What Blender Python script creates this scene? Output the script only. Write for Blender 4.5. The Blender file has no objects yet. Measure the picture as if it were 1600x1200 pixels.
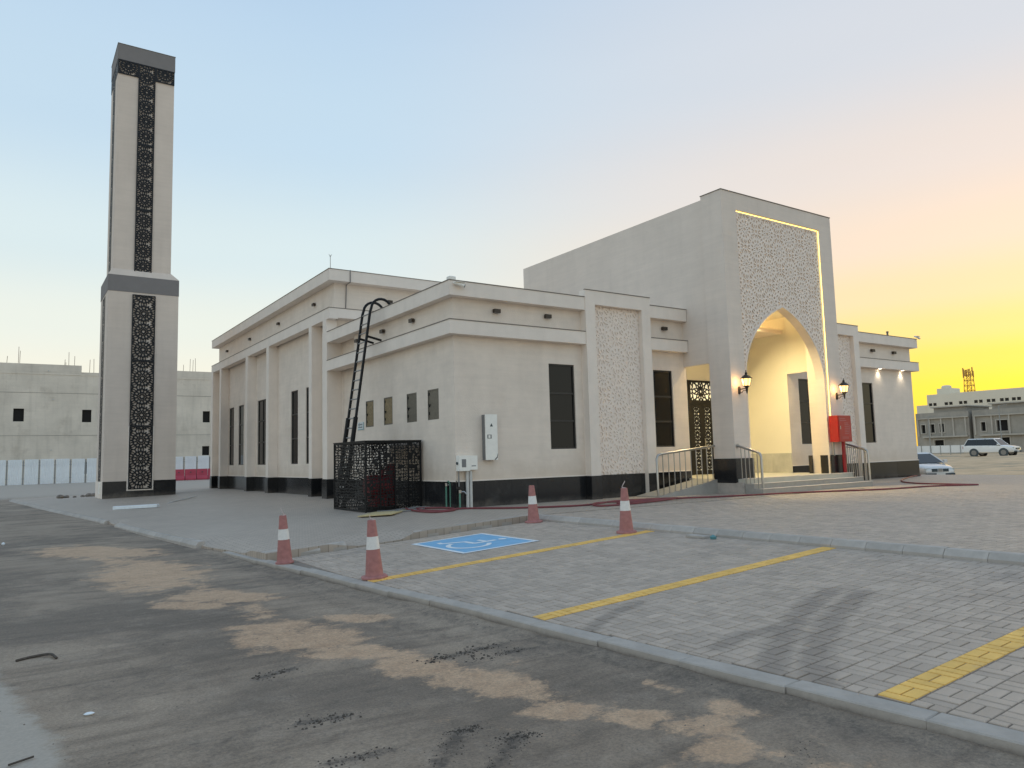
import bpy, bmesh, math, random
import numpy as np
from mathutils import Vector, Matrix
random.seed(7); NR = np.random.default_rng(7)
R = math.radians
S = 0.85                      # survey units -> metres, applied to everything at the end
sc = bpy.context.scene
col = sc.collection

# ------------------------------------------------------------------ camera
CAM_YAW, CAM_PITCH, CAM_ROLL = 0.5989, 0.0981, -0.0269
CAM_POS = Vector((-12.1594, -21.1839, 1.6))
def cam_basis():
    f = Vector((math.sin(CAM_YAW)*math.cos(CAM_PITCH), math.cos(CAM_YAW)*math.cos(CAM_PITCH), math.sin(CAM_PITCH)))
    r = Vector((math.cos(CAM_YAW), -math.sin(CAM_YAW), 0)); u = r.cross(f)
    c, s = math.cos(CAM_ROLL), math.sin(CAM_ROLL)
    return (c*r + s*u), (-s*r + c*u), f
_r, _u, _f = cam_basis()
cd = bpy.data.cameras.new('camera'); cam = bpy.data.objects.new('camera', cd); col.objects.link(cam)
cd.sensor_width = 36.0; cd.lens = 36.0*1162.85/1600.0; cd.clip_start = 0.05; cd.clip_end = 4000
cam.matrix_world = Matrix(((_r.x, _u.x, -_f.x, CAM_POS.x*S), (_r.y, _u.y, -_f.y, CAM_POS.y*S), (_r.z, _u.z, -_f.z, CAM_POS.z*S), (0, 0, 0, 1)))
sc.camera = cam
def view(p):                  # distance from the camera, used only to rank the paving blocks by nearness
    d = Vector(p) - CAM_POS
    return d.dot(_f), d.dot(_r)/max(d.dot(_f), 1e-3), d.dot(_u)/max(d.dot(_f), 1e-3)

# ------------------------------------------------------------------ world, sun, exposure
SUN_AZ = R(76); SUN_EL = R(2.0)        # clockwise from +Y
SUN_DIR = Vector((math.sin(SUN_AZ)*math.cos(SUN_EL), math.cos(SUN_AZ)*math.cos(SUN_EL), math.sin(SUN_EL)))
def lin(c):
    return tuple(((v/255)/12.92 if v/255 <= .04045 else ((v/255+.055)/1.055)**2.4) for v in c) + (1.0,)
w = bpy.data.worlds.new('World'); sc.world = w; w.use_nodes = True
nt = w.node_tree; nt.nodes.clear()
def N(t, **k):
    n = nt.nodes.new(t)
    for a, b in k.items(): setattr(n, a, b)
    return n
L = nt.links.new
out = N('ShaderNodeOutputWorld'); bg = N('ShaderNodeBackground'); L(bg.outputs[0], out.inputs[0])
tc = N('ShaderNodeTexCoord'); sep = N('ShaderNodeSeparateXYZ'); L(tc.outputs['Generated'], sep.inputs[0])
def ramp(stops):
    r_ = N('ShaderNodeValToRGB'); e = r_.color_ramp.elements; r_.color_ramp.interpolation = 'EASE'
    while len(e) > 1: e.remove(e[-1])
    e[0].position = stops[0][0]; e[0].color = lin(stops[0][1])
    for p, c in stops[1:]:
        q = e.new(p); q.color = lin(c)
    L(sep.outputs['Z'], r_.inputs[0]); return r_
far = ramp([(0.0, (240, 234, 214)), (.10, (240, 237, 221)), (.17, (230, 235, 226)), (.26, (213, 228, 231)), (.40, (191, 214, 231)), (.62, (175, 201, 227)), (1.0, (160, 185, 213))])
near = ramp([(0.0, (252, 204, 44)), (.065, (254, 226, 66)), (.10, (253, 222, 96)), (.135, (251, 221, 138)), (.18, (246, 219, 172)), (.24, (241, 219, 197)), (.33, (228, 217, 210)), (.45, (209, 213, 220)), (.68, (184, 203, 224)), (1.0, (160, 185, 213))])
vn = N('ShaderNodeVectorMath', operation='MULTIPLY'); vn.inputs[1].default_value = (1, 1, 0); L(tc.outputs['Generated'], vn.inputs[0])
vq = N('ShaderNodeVectorMath', operation='NORMALIZE'); L(vn.outputs[0], vq.inputs[0])
dt = N('ShaderNodeVectorMath', operation='DOT_PRODUCT'); dt.inputs[1].default_value = (math.sin(SUN_AZ), math.cos(SUN_AZ), 0); L(vq.outputs[0], dt.inputs[0])
mr = N('ShaderNodeMapRange', interpolation_type='SMOOTHSTEP'); mr.inputs['From Min'].default_value = .56; mr.inputs['From Max'].default_value = 1.03
L(dt.outputs['Value'], mr.inputs['Value'])
mx = N('ShaderNodeMix', data_type='RGBA'); L(mr.outputs[0], mx.inputs[0]); L(far.outputs[0], mx.inputs[6]); L(near.outputs[0], mx.inputs[7])
sky = N('ShaderNodeTexSky', sky_type='NISHITA', sun_disc=False); sky.sun_elevation = SUN_EL; sky.sun_rotation = SUN_AZ; sky.air_density = 1.0; sky.dust_density = 2.0
sks = N('ShaderNodeMix', data_type='RGBA', blend_type='MULTIPLY'); sks.inputs[0].default_value = 1; L(sky.outputs[0], sks.inputs[6]); sks.inputs[7].default_value = (.35, .35, .35, 1)
mx2 = N('ShaderNodeMix', data_type='RGBA'); mx2.inputs[0].default_value = .05; L(mx.outputs[2], mx2.inputs[6]); L(sks.outputs[2], mx2.inputs[7])
hm = N('ShaderNodeMapping'); hm.inputs['Scale'].default_value = (1.2, 1.2, 7); L(tc.outputs['Generated'], hm.inputs[0])
hn = N('ShaderNodeTexNoise'); hn.inputs['Scale'].default_value = 1.4; hn.inputs['Detail'].default_value = 5; L(hm.outputs[0], hn.inputs['Vector'])
hr = N('ShaderNodeMapRange'); hr.inputs['From Min'].default_value = .3; hr.inputs['From Max'].default_value = .7; hr.inputs['To Min'].default_value = .99; hr.inputs['To Max'].default_value = 1.01; L(hn.outputs[0], hr.inputs[0])
hz = N('ShaderNodeMix', data_type='RGBA', blend_type='MULTIPLY'); hz.inputs[0].default_value = 1; L(mx2.outputs[2], hz.inputs[6]); L(hr.outputs[0], hz.inputs[7])   # thin uneven haze
L(hz.outputs[2], bg.inputs[0]); bg.inputs[1].default_value = .87
sl = bpy.data.lights.new('sun', 'SUN'); sl.energy = .5; sl.angle = R(12); sl.color = (1, .72, .36)
so = bpy.data.objects.new('sun', sl); col.objects.link(so); so.rotation_euler = SUN_DIR.to_track_quat('Z', 'Y').to_euler()
so.location = (60, 0, 40)
vs = sc.view_settings; vs.view_transform = 'Standard'; vs.look = 'None'; vs.gamma = 1; vs.exposure = .36; vs.use_curve_mapping = False
sc.cycles.max_bounces = 6; sc.cycles.use_denoising = True

# ------------------------------------------------------------------ materials
MATS = {}
def material(name, base, rough=.7, metal=0, spec=.5, var=0, vscale=3, bump=0, bscale=40, emit=None, estr=0, second=None, sscale=1.2, sthr=(.5, .62), streak=0, coat=0):
    m = bpy.data.materials.new(name); m.use_nodes = True; t = m.node_tree; b = t.nodes['Principled BSDF']
    b.inputs['Base Color'].default_value = (*base, 1); b.inputs['Roughness'].default_value = rough
    b.inputs['Metallic'].default_value = metal; b.inputs['Specular IOR Level'].default_value = spec
    if coat: b.inputs['Coat Weight'].default_value = coat
    co = t.nodes.new('ShaderNodeTexCoord'); last = None
    if var or second or streak:
        n1 = t.nodes.new('ShaderNodeTexNoise'); n1.inputs['Scale'].default_value = vscale; n1.inputs['Detail'].default_value = 6; n1.inputs['Roughness'].default_value = .62
        t.links.new(co.outputs['Object'], n1.inputs['Vector'])
        mr = t.nodes.new('ShaderNodeMapRange'); mr.inputs['From Min'].default_value = .3; mr.inputs['From Max'].default_value = .7
        mr.inputs['To Min'].default_value = 1-var; mr.inputs['To Max'].default_value = 1+var; t.links.new(n1.outputs[0], mr.inputs[0])
        mm = t.nodes.new('ShaderNodeMix'); mm.data_type = 'RGBA'; mm.blend_type = 'MULTIPLY'; mm.inputs[0].default_value = 1
        mm.inputs[6].default_value = (*base, 1); t.links.new(mr.outputs[0], mm.inputs[7]); last = mm.outputs[2]
        if second:
            n2 = t.nodes.new('ShaderNodeTexNoise'); n2.inputs['Scale'].default_value = sscale; n2.inputs['Detail'].default_value = 9; n2.inputs['Roughness'].default_value = .68
            t.links.new(co.outputs['Object'], n2.inputs['Vector'])
            r2 = t.nodes.new('ShaderNodeMapRange'); r2.interpolation_type = 'SMOOTHSTEP'; r2.inputs['From Min'].default_value = sthr[0]; r2.inputs['From Max'].default_value = sthr[1]
            t.links.new(n2.outputs[0], r2.inputs[0])
            m2 = t.nodes.new('ShaderNodeMix'); m2.data_type = 'RGBA'; t.links.new(r2.outputs[0], m2.inputs[0]); t.links.new(last, m2.inputs[6]); m2.inputs[7].default_value = (*second, 1); last = m2.outputs[2]
        if streak:
            mp = t.nodes.new('ShaderNodeMapping'); mp.inputs['Scale'].default_value = (1.5, 1.5, .16); t.links.new(co.outputs['Object'], mp.inputs[0])
            n3 = t.nodes.new('ShaderNodeTexNoise'); n3.inputs['Scale'].default_value = 1.6; n3.inputs['Detail'].default_value = 5; t.links.new(mp.outputs[0], n3.inputs['Vector'])
            r3 = t.nodes.new('ShaderNodeMapRange'); r3.inputs['From Min'].default_value = .5; r3.inputs['From Max'].default_value = .78; r3.inputs['To Min'].default_value = 1; r3.inputs['To Max'].default_value = 1-streak
            t.links.new(n3.outputs[0], r3.inputs[0])
            m3 = t.nodes.new('ShaderNodeMix'); m3.data_type = 'RGBA'; m3.blend_type = 'MULTIPLY'; m3.inputs[0].default_value = 1
            t.links.new(last, m3.inputs[6]); t.links.new(r3.outputs[0], m3.inputs[7]); last = m3.outputs[2]
        t.links.new(last, b.inputs['Base Color'])
    if bump:
        nb = t.nodes.new('ShaderNodeTexNoise'); nb.inputs['Scale'].default_value = bscale; nb.inputs['Detail'].default_value = 5; t.links.new(co.outputs['Object'], nb.inputs['Vector'])
        bp = t.nodes.new('ShaderNodeBump'); bp.inputs['Strength'].default_value = bump; bp.inputs['Distance'].default_value = .02
        t.links.new(nb.outputs[0], bp.inputs['Height']); t.links.new(bp.outputs[0], b.inputs['Normal'])
    if emit:
        b.inputs['Emission Color'].default_value = (*emit, 1); b.inputs['Emission Strength'].default_value = estr
    MATS[name] = m; return m
material('plaster', (.80, .695, .595), .9, var=.07, vscale=1.1, bump=.35, bscale=26, streak=.045, second=(.73, .62, .52), sscale=.35, sthr=(.52, .72))
material('plaster_light', (.85, .755, .665), .9, var=.05, vscale=1.3, bump=.25, bscale=30, streak=.045)
material('portal_plaster', (.76, .665, .58), .9, var=.05, vscale=.8, bump=.25, bscale=30, streak=.045)
material('minaret_plaster', (.72, .62, .535), .9, var=.05, vscale=.6, bump=.3, bscale=24, streak=.06)
material('grey_band', (.225, .21, .205), .85, var=.05, vscale=1.5, bump=.2, bscale=26)
material('cream_wall', (.78, .73, .60), .8, var=.02, vscale=1, bump=.1)
material('granite', (.016, .0165, .018), .16, var=.5, vscale=60, second=(.045, .045, .045), sscale=1.1, sthr=(.5, .85))
material('marble', (.50, .49, .44), .25, var=.12, vscale=2.5)
material('step_stone', (.36, .34, .31), .4, var=.10, vscale=3.5)
material('floor_tile', (.55, .52, .44), .35, var=.06, vscale=2)
material('flashing', (.19, .165, .14), .6)
material('lattice_black', (.010, .011, .014), .5, spec=.35)
material('lattice_white', (.87, .765, .675), .85, var=.04, vscale=4)
material('glass', (.012, .013, .013), .05, spec=.26)
material('window_frame', (.022, .02, .018), .4)
material('door_metal', (.009, .008, .007), .6, spec=.3)
material('door_backing', (.72, .70, .58), .5, emit=(1, .88, .6), estr=.45)
material('steel', (.42, .41, .40), .28, metal=1)
material('black_metal', (.008, .008, .009), .55, spec=.3)
material('dark_bronze', (.045, .030, .018), .5)
material('lamp_metal', (.02, .015, .012), .45)
material('lamp_glass', (.9, .75, .5), .3, emit=(1, .60, .22), estr=1.6)
material('bulb', (1, .8, .5), .3, emit=(1, .70, .34), estr=14)
material('led', (1, .9, .5), .3, emit=(1, .80, .22), estr=2.2)
material('downlight', (1, .95, .8), .3, emit=(1, .88, .66), estr=9)
material('red_box', (.40, .018, .018), .35, var=.08, vscale=3)
material('red_box_print', (.42, .13, .13), .5)
material('red_pipe', (.30, .012, .018), .4)
material('hose', (.20, .045, .05), .6, var=.2, vscale=3)
material('hatch', (.125, .118, .10), .38, metal=.6, var=.2, vscale=9)
material('hatch_gold', (.20, .155, .085), .42, metal=.5, var=.35, vscale=14)
material('white_plastic', (.90, .87, .80), .45, var=.04, vscale=5)
material('white_pipe', (.58, .57, .54), .5, var=.08, vscale=8)
material('green_pipe', (.10, .26, .19), .5, var=.15, vscale=9)
material('grey_plastic', (.20, .20, .20), .5)
material('ink', (.06, .075, .08), .7)
material('sign_white', (.62, .66, .66), .5)
material('sign_teal', (.10, .26, .28), .5)
material('dark_red', (.17, .014, .018), .5, var=.3, vscale=4)
material('cone_red', (.41, .175, .16), .7, var=.16, vscale=9, second=(.50, .28, .25), sscale=6, sthr=(.55, .8))
material('cone_white', (.80, .77, .73), .6, var=.08, vscale=12)
material('kerb', (.47, .425, .38), .85, var=.16, vscale=3, bump=.25, bscale=60, second=(.29, .25, .21), sscale=1.3, sthr=(.55, .8))
material('kerb_flush', (.42, .375, .33), .85, var=.16, vscale=3, bump=.25, bscale=60, second=(.29, .25, .21), sscale=1.3, sthr=(.55, .8))
material('paver', (.475, .385, .31), .58, var=.10, vscale=1.6, bump=.3, bscale=90, second=(.30, .25, .21), sscale=.5, sthr=(.54, .78))
material('paver_joint', (.24, .20, .165), .95, var=.2, vscale=4)
material('yellow_paint', (.90, .54, .13), .65, var=.12, vscale=4, second=(.55, .40, .24), sscale=2.2, sthr=(.58, .8))
material('blue_paint', (.20, .46, .70), .6, var=.10, vscale=3, second=(.22, .40, .58), sscale=4, sthr=(.55, .8))
material('white_paint', (.80, .84, .86), .6, var=.08, vscale=6)
material('sand', (.66, .46, .275), .95, var=.18, vscale=.5, bump=.6, bscale=2.5, second=(.36, .29, .20), sscale=.16, sthr=(.5, .7))
material('clod', (.085, .07, .058), .95, var=.4, vscale=20)
material('pebble', (.22, .19, .16), .9, var=.3, vscale=9)
material('raw_concrete', (.74, .665, .565), .95, var=.13, vscale=.35, bump=.3, bscale=8, streak=.14, second=(.62, .55, .46), sscale=.5, sthr=(.52, .7))
material('villa_concrete', (.36, .33, .285), .95, var=.16, vscale=.5, streak=.12)
material('villa_light', (.46, .425, .37), .95, var=.12, vscale=.6)
material('void', (.012, .011, .010), .9)
material('white_block', (.74, .68, .56), .9, var=.05, vscale=.2)
material('sheet_metal', (.84, .87, .89), .45, var=.10, vscale=.8)
material('post_grey', (.30, .31, .31), .5, metal=.6)
material('barrier_red', (.48, .06, .10), .5, var=.12, vscale=2)
material('rust_rod', (.14, .09, .06), .8)
material('tower_steel', (.52, .28, .06), .6)
material('plywood', (.56, .45, .24), .8, var=.15, vscale=4)
material('car_silver', (.70, .71, .71), .25, metal=.15, coat=.8)
material('car_white', (.86, .86, .84), .25, coat=.8)
material('car_glass', (.02, .025, .03), .05)
material('tyre', (.02, .02, .02), .85)
material('rim', (.30, .30, .30), .3, metal=.9)
material('headlight', (.60, .62, .60), .1)
material('taillight', (.42, .03, .03), .3)
material('plate', (.70, .70, .66), .5)
material('tape', (.62, .52, .50), .8)
def splash(name, colr, z0, z1, amt):
    t = MATS[name].node_tree; b = t.nodes['Principled BSDF']; inp = b.inputs['Base Color']; src = inp.links[0].from_socket
    co = t.nodes.new('ShaderNodeTexCoord'); sp = t.nodes.new('ShaderNodeSeparateXYZ'); t.links.new(co.outputs['Object'], sp.inputs[0])
    no = t.nodes.new('ShaderNodeTexNoise'); no.inputs['Scale'].default_value = 1.3; no.inputs['Detail'].default_value = 9; no.inputs['Roughness'].default_value = .72; t.links.new(co.outputs['Object'], no.inputs['Vector'])
    ad = t.nodes.new('ShaderNodeMath'); ad.operation = 'MULTIPLY_ADD'; ad.inputs[1].default_value = -(z1-z0)*2.2; t.links.new(no.outputs[0], ad.inputs[0]); t.links.new(sp.outputs['Z'], ad.inputs[2])
    r_ = t.nodes.new('ShaderNodeMapRange'); r_.interpolation_type = 'SMOOTHSTEP'; r_.inputs['From Min'].default_value = z0-(z1-z0)*1.2; r_.inputs['From Max'].default_value = z1-(z1-z0)*1.0; r_.inputs['To Min'].default_value = amt; r_.inputs['To Max'].default_value = 0; t.links.new(ad.outputs[0], r_.inputs[0])
    mm = t.nodes.new('ShaderNodeMix'); mm.data_type = 'RGBA'; t.links.new(r_.outputs[0], mm.inputs[0]); t.links.new(src, mm.inputs[6]); mm.inputs[7].default_value = (*colr, 1); t.links.new(mm.outputs[2], inp)
def coursing(name):
    t = MATS[name].node_tree; b = t.nodes['Principled BSDF']; inp = b.inputs['Base Color']; src = inp.links[0].from_socket
    co = t.nodes.new('ShaderNodeTexCoord'); mp = t.nodes.new('ShaderNodeMapping'); mp.inputs['Scale'].default_value = (.35, .35, 5.0); t.links.new(co.outputs['Object'], mp.inputs[0])
    no = t.nodes.new('ShaderNodeTexNoise'); no.inputs['Scale'].default_value = 1.2; no.inputs['Detail'].default_value = 7; no.inputs['Roughness'].default_value = .7; t.links.new(mp.outputs[0], no.inputs['Vector'])
    r_ = t.nodes.new('ShaderNodeMapRange'); r_.inputs['From Min'].default_value = .3; r_.inputs['From Max'].default_value = .7; r_.inputs['To Min'].default_value = .955; r_.inputs['To Max'].default_value = 1.035; t.links.new(no.outputs[0], r_.inputs[0])
    mm = t.nodes.new('ShaderNodeMix'); mm.data_type = 'RGBA'; mm.blend_type = 'MULTIPLY'; mm.inputs[0].default_value = 1; t.links.new(src, mm.inputs[6]); t.links.new(r_.outputs[0], mm.inputs[7]); t.links.new(mm.outputs[2], inp)
for nm in ('plaster', 'portal_plaster', 'minaret_plaster', 'raw_concrete'): coursing(nm)
splash('granite', (.20, .17, .14), -.15, .20, .5); splash('plaster', (.60, .49, .38), .8, 1.6, .5); splash('kerb_flush', (.12, .10, .085), -.12, -.035, .85)
def paved_material():
    m = material('paving_far', (.49, .405, .33), .58, var=.07, vscale=.5, second=(.50, .42, .345), sscale=.22, sthr=(.45, .72))
    t = m.node_tree; b = t.nodes['Principled BSDF']; co = t.nodes.new('ShaderNodeTexCoord')
    br = t.nodes.new('ShaderNodeTexBrick'); br.inputs['Scale'].default_value = 1; br.inputs['Brick Width'].default_value = .235; br.inputs['Row Height'].default_value = .1175
    br.inputs['Mortar Size'].default_value = .012; br.inputs['Color1'].default_value = (1, 1, 1, 1); br.inputs['Color2'].default_value = (.8, .8, .8, 1); br.inputs['Mortar'].default_value = (.45, .43, .41, 1)
    t.links.new(co.outputs['Object'], br.inputs['Vector'])
    src = b.inputs['Base Color'].links[0].from_socket
    mm = t.nodes.new('ShaderNodeMix'); mm.data_type = 'RGBA'; mm.blend_type = 'MULTIPLY'; mm.inputs[0].default_value = .7
    t.links.new(src, mm.inputs[6]); t.links.new(br.outputs['Color'], mm.inputs[7]); t.links.new(mm.outputs[2], b.inputs['Base Color'])
paved_material()
def block_tones(name, lo, hi):
    t = MATS[name].node_tree; b = t.nodes['Principled BSDF']; src = b.inputs['Base Color'].links[0].from_socket
    ge = t.nodes.new('ShaderNodeNewGeometry'); oi = t.nodes.new('ShaderNodeObjectInfo'); ad = t.nodes.new('ShaderNodeMath'); ad.operation = 'ADD'; fr = t.nodes.new('ShaderNodeMath'); fr.operation = 'FRACT'
    t.links.new(ge.outputs['Random Per Island'], ad.inputs[0]); t.links.new(oi.outputs['Random'], ad.inputs[1]); t.links.new(ad.outputs[0], fr.inputs[0])
    r_ = t.nodes.new('ShaderNodeMapRange'); r_.inputs['To Min'].default_value = lo; r_.inputs['To Max'].default_value = hi; t.links.new(fr.outputs[0], r_.inputs[0])
    mm = t.nodes.new('ShaderNodeMix'); mm.data_type = 'RGBA'; mm.blend_type = 'MULTIPLY'; mm.inputs[0].default_value = 1; t.links.new(src, mm.inputs[6]); t.links.new(r_.outputs[0], mm.inputs[7]); t.links.new(mm.outputs[2], b.inputs['Base Color'])
def tyre_marks(name):
    t = MATS[name].node_tree; b = t.nodes['Principled BSDF']; src = b.inputs['Base Color'].links[0].from_socket
    def n(ty, **k):
        q = t.nodes.new(ty)
        for a, v in k.items(): setattr(q, a, v)
        return q
    def mth(op, a, b_=None, clamp=False):
        q = n('ShaderNodeMath', operation=op, use_clamp=clamp)
        for i, v in enumerate((a, b_)):
            if v is None: continue
            if isinstance(v, (int, float)): q.inputs[i].default_value = v
            else: t.links.new(v, q.inputs[i])
        return q.outputs[0]
    ge = n('ShaderNodeNewGeometry'); flat = n('ShaderNodeVectorMath', operation='MULTIPLY'); flat.inputs[1].default_value = (1/S, 1/S, 0); t.links.new(ge.outputs['Position'], flat.inputs[0]); pos = flat.outputs[0]
    def vm(op, a, b_):
        q = n('ShaderNodeVectorMath', operation=op)
        for i, v in enumerate((a, b_)):
            if isinstance(v, tuple): q.inputs[i].default_value = v
            else: t.links.new(v, q.inputs[i])
        return q
    best = None
    for pts, wd in (([(-6.14, -16.55), (-5.67, -16.26), (-4.88, -15.82), (-3.68, -15.32), (-2.91, -15.12)], .15), ([(-6.22, -17.12), (-5.8, -16.78), (-5.19, -16.4), (-4.34, -15.99), (-3.42, -15.66), (-2.78, -15.49)], .15), ([(-5.92, -15.71), (-5.29, -15.63), (-4.87, -15.71)], .12), ([(-6.7, -14.4), (-5.84, -13.86), (-4.97, -13.58)], .10)):
        for a, c in zip(pts[:-1], pts[1:]):
            d = (c[0]-a[0], c[1]-a[1]); l2 = d[0]**2+d[1]**2
            rel = vm('SUBTRACT', pos, (a[0], a[1], 0)).outputs[0]; tt = mth('MULTIPLY', vm('DOT_PRODUCT', rel, (d[0], d[1], 0)).outputs['Value'], 1/l2, True)
            sc_ = n('ShaderNodeVectorMath', operation='SCALE'); sc_.inputs[0].default_value = (d[0], d[1], 0); t.links.new(tt, sc_.inputs['Scale'])
            ln = vm('LENGTH', vm('SUBTRACT', rel, sc_.outputs[0]).outputs[0], (0, 0, 0)).outputs['Value']; v = mth('DIVIDE', ln, wd)
            best = v if best is None else mth('MINIMUM', best, v)
    no = n('ShaderNodeTexNoise'); no.inputs['Scale'].default_value = 5; no.inputs['Detail'].default_value = 8; no.inputs['Roughness'].default_value = .7; t.links.new(pos, no.inputs['Vector'])
    v = mth('ADD', best, mth('MULTIPLY', mth('SUBTRACT', no.outputs[0], .5), 2.2))
    r_ = n('ShaderNodeMapRange', interpolation_type='SMOOTHSTEP'); r_.inputs['From Min'].default_value = .3; r_.inputs['From Max'].default_value = 1.7; r_.inputs['To Min'].default_value = .50; r_.inputs['To Max'].default_value = 0; t.links.new(v, r_.inputs[0])
    # sandy dust and oil freckles in world space
    n2 = n('ShaderNodeTexNoise'); n2.inputs['Scale'].default_value = .55; n2.inputs['Detail'].default_value = 9; n2.inputs['Roughness'].default_value = .7; t.links.new(pos, n2.inputs['Vector'])
    r2 = n('ShaderNodeMapRange', interpolation_type='SMOOTHSTEP'); r2.inputs['From Min'].default_value = .52; r2.inputs['From Max'].default_value = .75; r2.inputs['To Max'].default_value = .45; t.links.new(n2.outputs[0], r2.inputs[0])
    m0 = n('ShaderNodeMix', data_type='RGBA'); t.links.new(r2.outputs[0], m0.inputs[0]); t.links.new(src, m0.inputs[6]); m0.inputs[7].default_value = (.47, .385, .31, 1)
    mm = n('ShaderNodeMix', data_type='RGBA'); t.links.new(r_.outputs[0], mm.inputs[0]); t.links.new(m0.outputs[2], mm.inputs[6]); mm.inputs[7].default_value = (.15, .125, .105, 1); t.links.new(mm.outputs[2], b.inputs['Base Color'])
block_tones('paver', .86, 1.09); tyre_marks('paver'); block_tones('yellow_paint', .90, 1.05); block_tones('kerb', .88, 1.08); block_tones('granite', .7, 1.4)
def road_material():
    m = bpy.data.materials.new('asphalt'); m.use_nodes = True; MATS['asphalt'] = m; t = m.node_tree; b = t.nodes['Principled BSDF']
    b.inputs['Roughness'].default_value = .82
    def n(ty): return t.nodes.new(ty)
    co = n('ShaderNodeTexCoord')
    def noise(scale, det=8, ro=.65, vec=None):
        q = n('ShaderNodeTexNoise'); q.inputs['Scale'].default_value = scale; q.inputs['Detail'].default_value = det; q.inputs['Roughness'].default_value = ro
        t.links.new(vec or co.outputs['Object'], q.inputs['Vector']); return q.outputs[0]
    def rng(s, a, b_, c, d, smooth=False):
        q = n('ShaderNodeMapRange'); q.inputs['From Min'].default_value = a; q.inputs['From Max'].default_value = b_; q.inputs['To Min'].default_value = c; q.inputs['To Max'].default_value = d
        if smooth: q.interpolation_type = 'SMOOTHSTEP'
        t.links.new(s, q.inputs[0]); return q.outputs[0]
    def mix(f, a, b_, bt='MIX'):
        q = n('ShaderNodeMix'); q.data_type = 'RGBA'; q.blend_type = bt
        if isinstance(f, (int, float)): q.inputs[0].default_value = f
        else: t.links.new(f, q.inputs[0])
        for i, v in ((6, a), (7, b_)):
            if isinstance(v, tuple): q.inputs[i].default_value = (*v, 1)
            else: t.links.new(v, q.inputs[i])
        return q.outputs[2]
    def math_(op, a, b_):
        q = n('ShaderNodeMath'); q.operation = op
        for i, v in ((0, a), (1, b_)):
            if isinstance(v, (int, float)): q.inputs[i].default_value = v
            else: t.links.new(v, q.inputs[i])
        return q.outputs[0]
    def attr(name):
        q = n('ShaderNodeAttribute'); q.attribute_name = name; return q.outputs['Fac']
    base = mix(rng(noise(.45, 9, .7), .33, .67, 0, 1), (.285, .222, .168), (.41, .325, .248))
    mp = n('ShaderNodeMapping'); mp.inputs['Rotation'].default_value = (0, 0, R(38)); mp.inputs['Scale'].default_value = (.25, 2.2, 1); t.links.new(co.outputs['Object'], mp.inputs[0])
    base = mix(rng(noise(1.0, 9, .68, mp.outputs[0]), .46, .68, 0, .62, True), base, (.15, .116, .088))
    base = mix(rng(noise(.28, 12, .72), .44, .60, 0, .62, True), base, (.12, .097, .078))
    base = mix(rng(noise(2.4, 12, .78), .50, .70, 0, .5, True), base, (.37, .305, .245))
    base = mix(rng(noise(38, 7, .85), .34, .66, 0, 1), mix(1, base, (.62, .62, .62), 'MULTIPLY'), mix(1, base, (1.36, 1.33, 1.28), 'MULTIPLY'))
    base = mix(rng(noise(16, 8, .8), .55, .75, 0, .3), base, (.34, .29, .24))
    mp2 = n('ShaderNodeMapping'); mp2.inputs['Rotation'].default_value = (0, 0, R(34)); mp2.inputs['Scale'].default_value = (.95, 1.25, 1); t.links.new(co.outputs['Object'], mp2.inputs[0])
    # wind-blown sand: a hand-placed mask broken up by fine noise
    sm = math_('ADD', attr('sand'), math_('MULTIPLY', math_('SUBTRACT', noise(1.5, 14, .74, mp2.outputs[0]), .5), 2.1))
    sm = math_('ADD', sm, math_('MULTIPLY', math_('SUBTRACT', noise(14, 9, .82), .5), .75))
    base = mix(math_('MULTIPLY', rng(sm, .44, .74, 0, .9, True), rng(noise(30, 9, .85), .36, .60, .25, 1)), base, mix(rng(noise(5, 5), .35, .65, 0, 1), (.62, .395, .24), (.78, .52, .325)))
    pm = math_('ADD', attr('pale'), math_('MULTIPLY', math_('SUBTRACT', noise(3, 9, .7), .5), .8))
    base = mix(rng(pm, .42, .7, 0, .9, True), base, mix(rng(noise(30, 6), .3, .7, 0, 1), (.42, .37, .31), (.54, .475, .40)))
    dm = math_('ADD', attr('dark'), math_('MULTIPLY', math_('SUBTRACT', noise(9, 9, .75), .5), 1.1))
    base = mix(rng(dm, .30, .78, 0, .85, True), base, (.06, .051, .044))
    t.links.new(base, b.inputs['Base Color'])
    bp = n('ShaderNodeBump'); bp.inputs['Strength'].default_value = .55; bp.inputs['Distance'].default_value = .02
    t.links.new(math_('ADD', noise(120, 4), math_('MULTIPLY', noise(7, 6), .8)), bp.inputs['Height']); t.links.new(bp.outputs[0], b.inputs['Normal'])
road_material()

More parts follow.
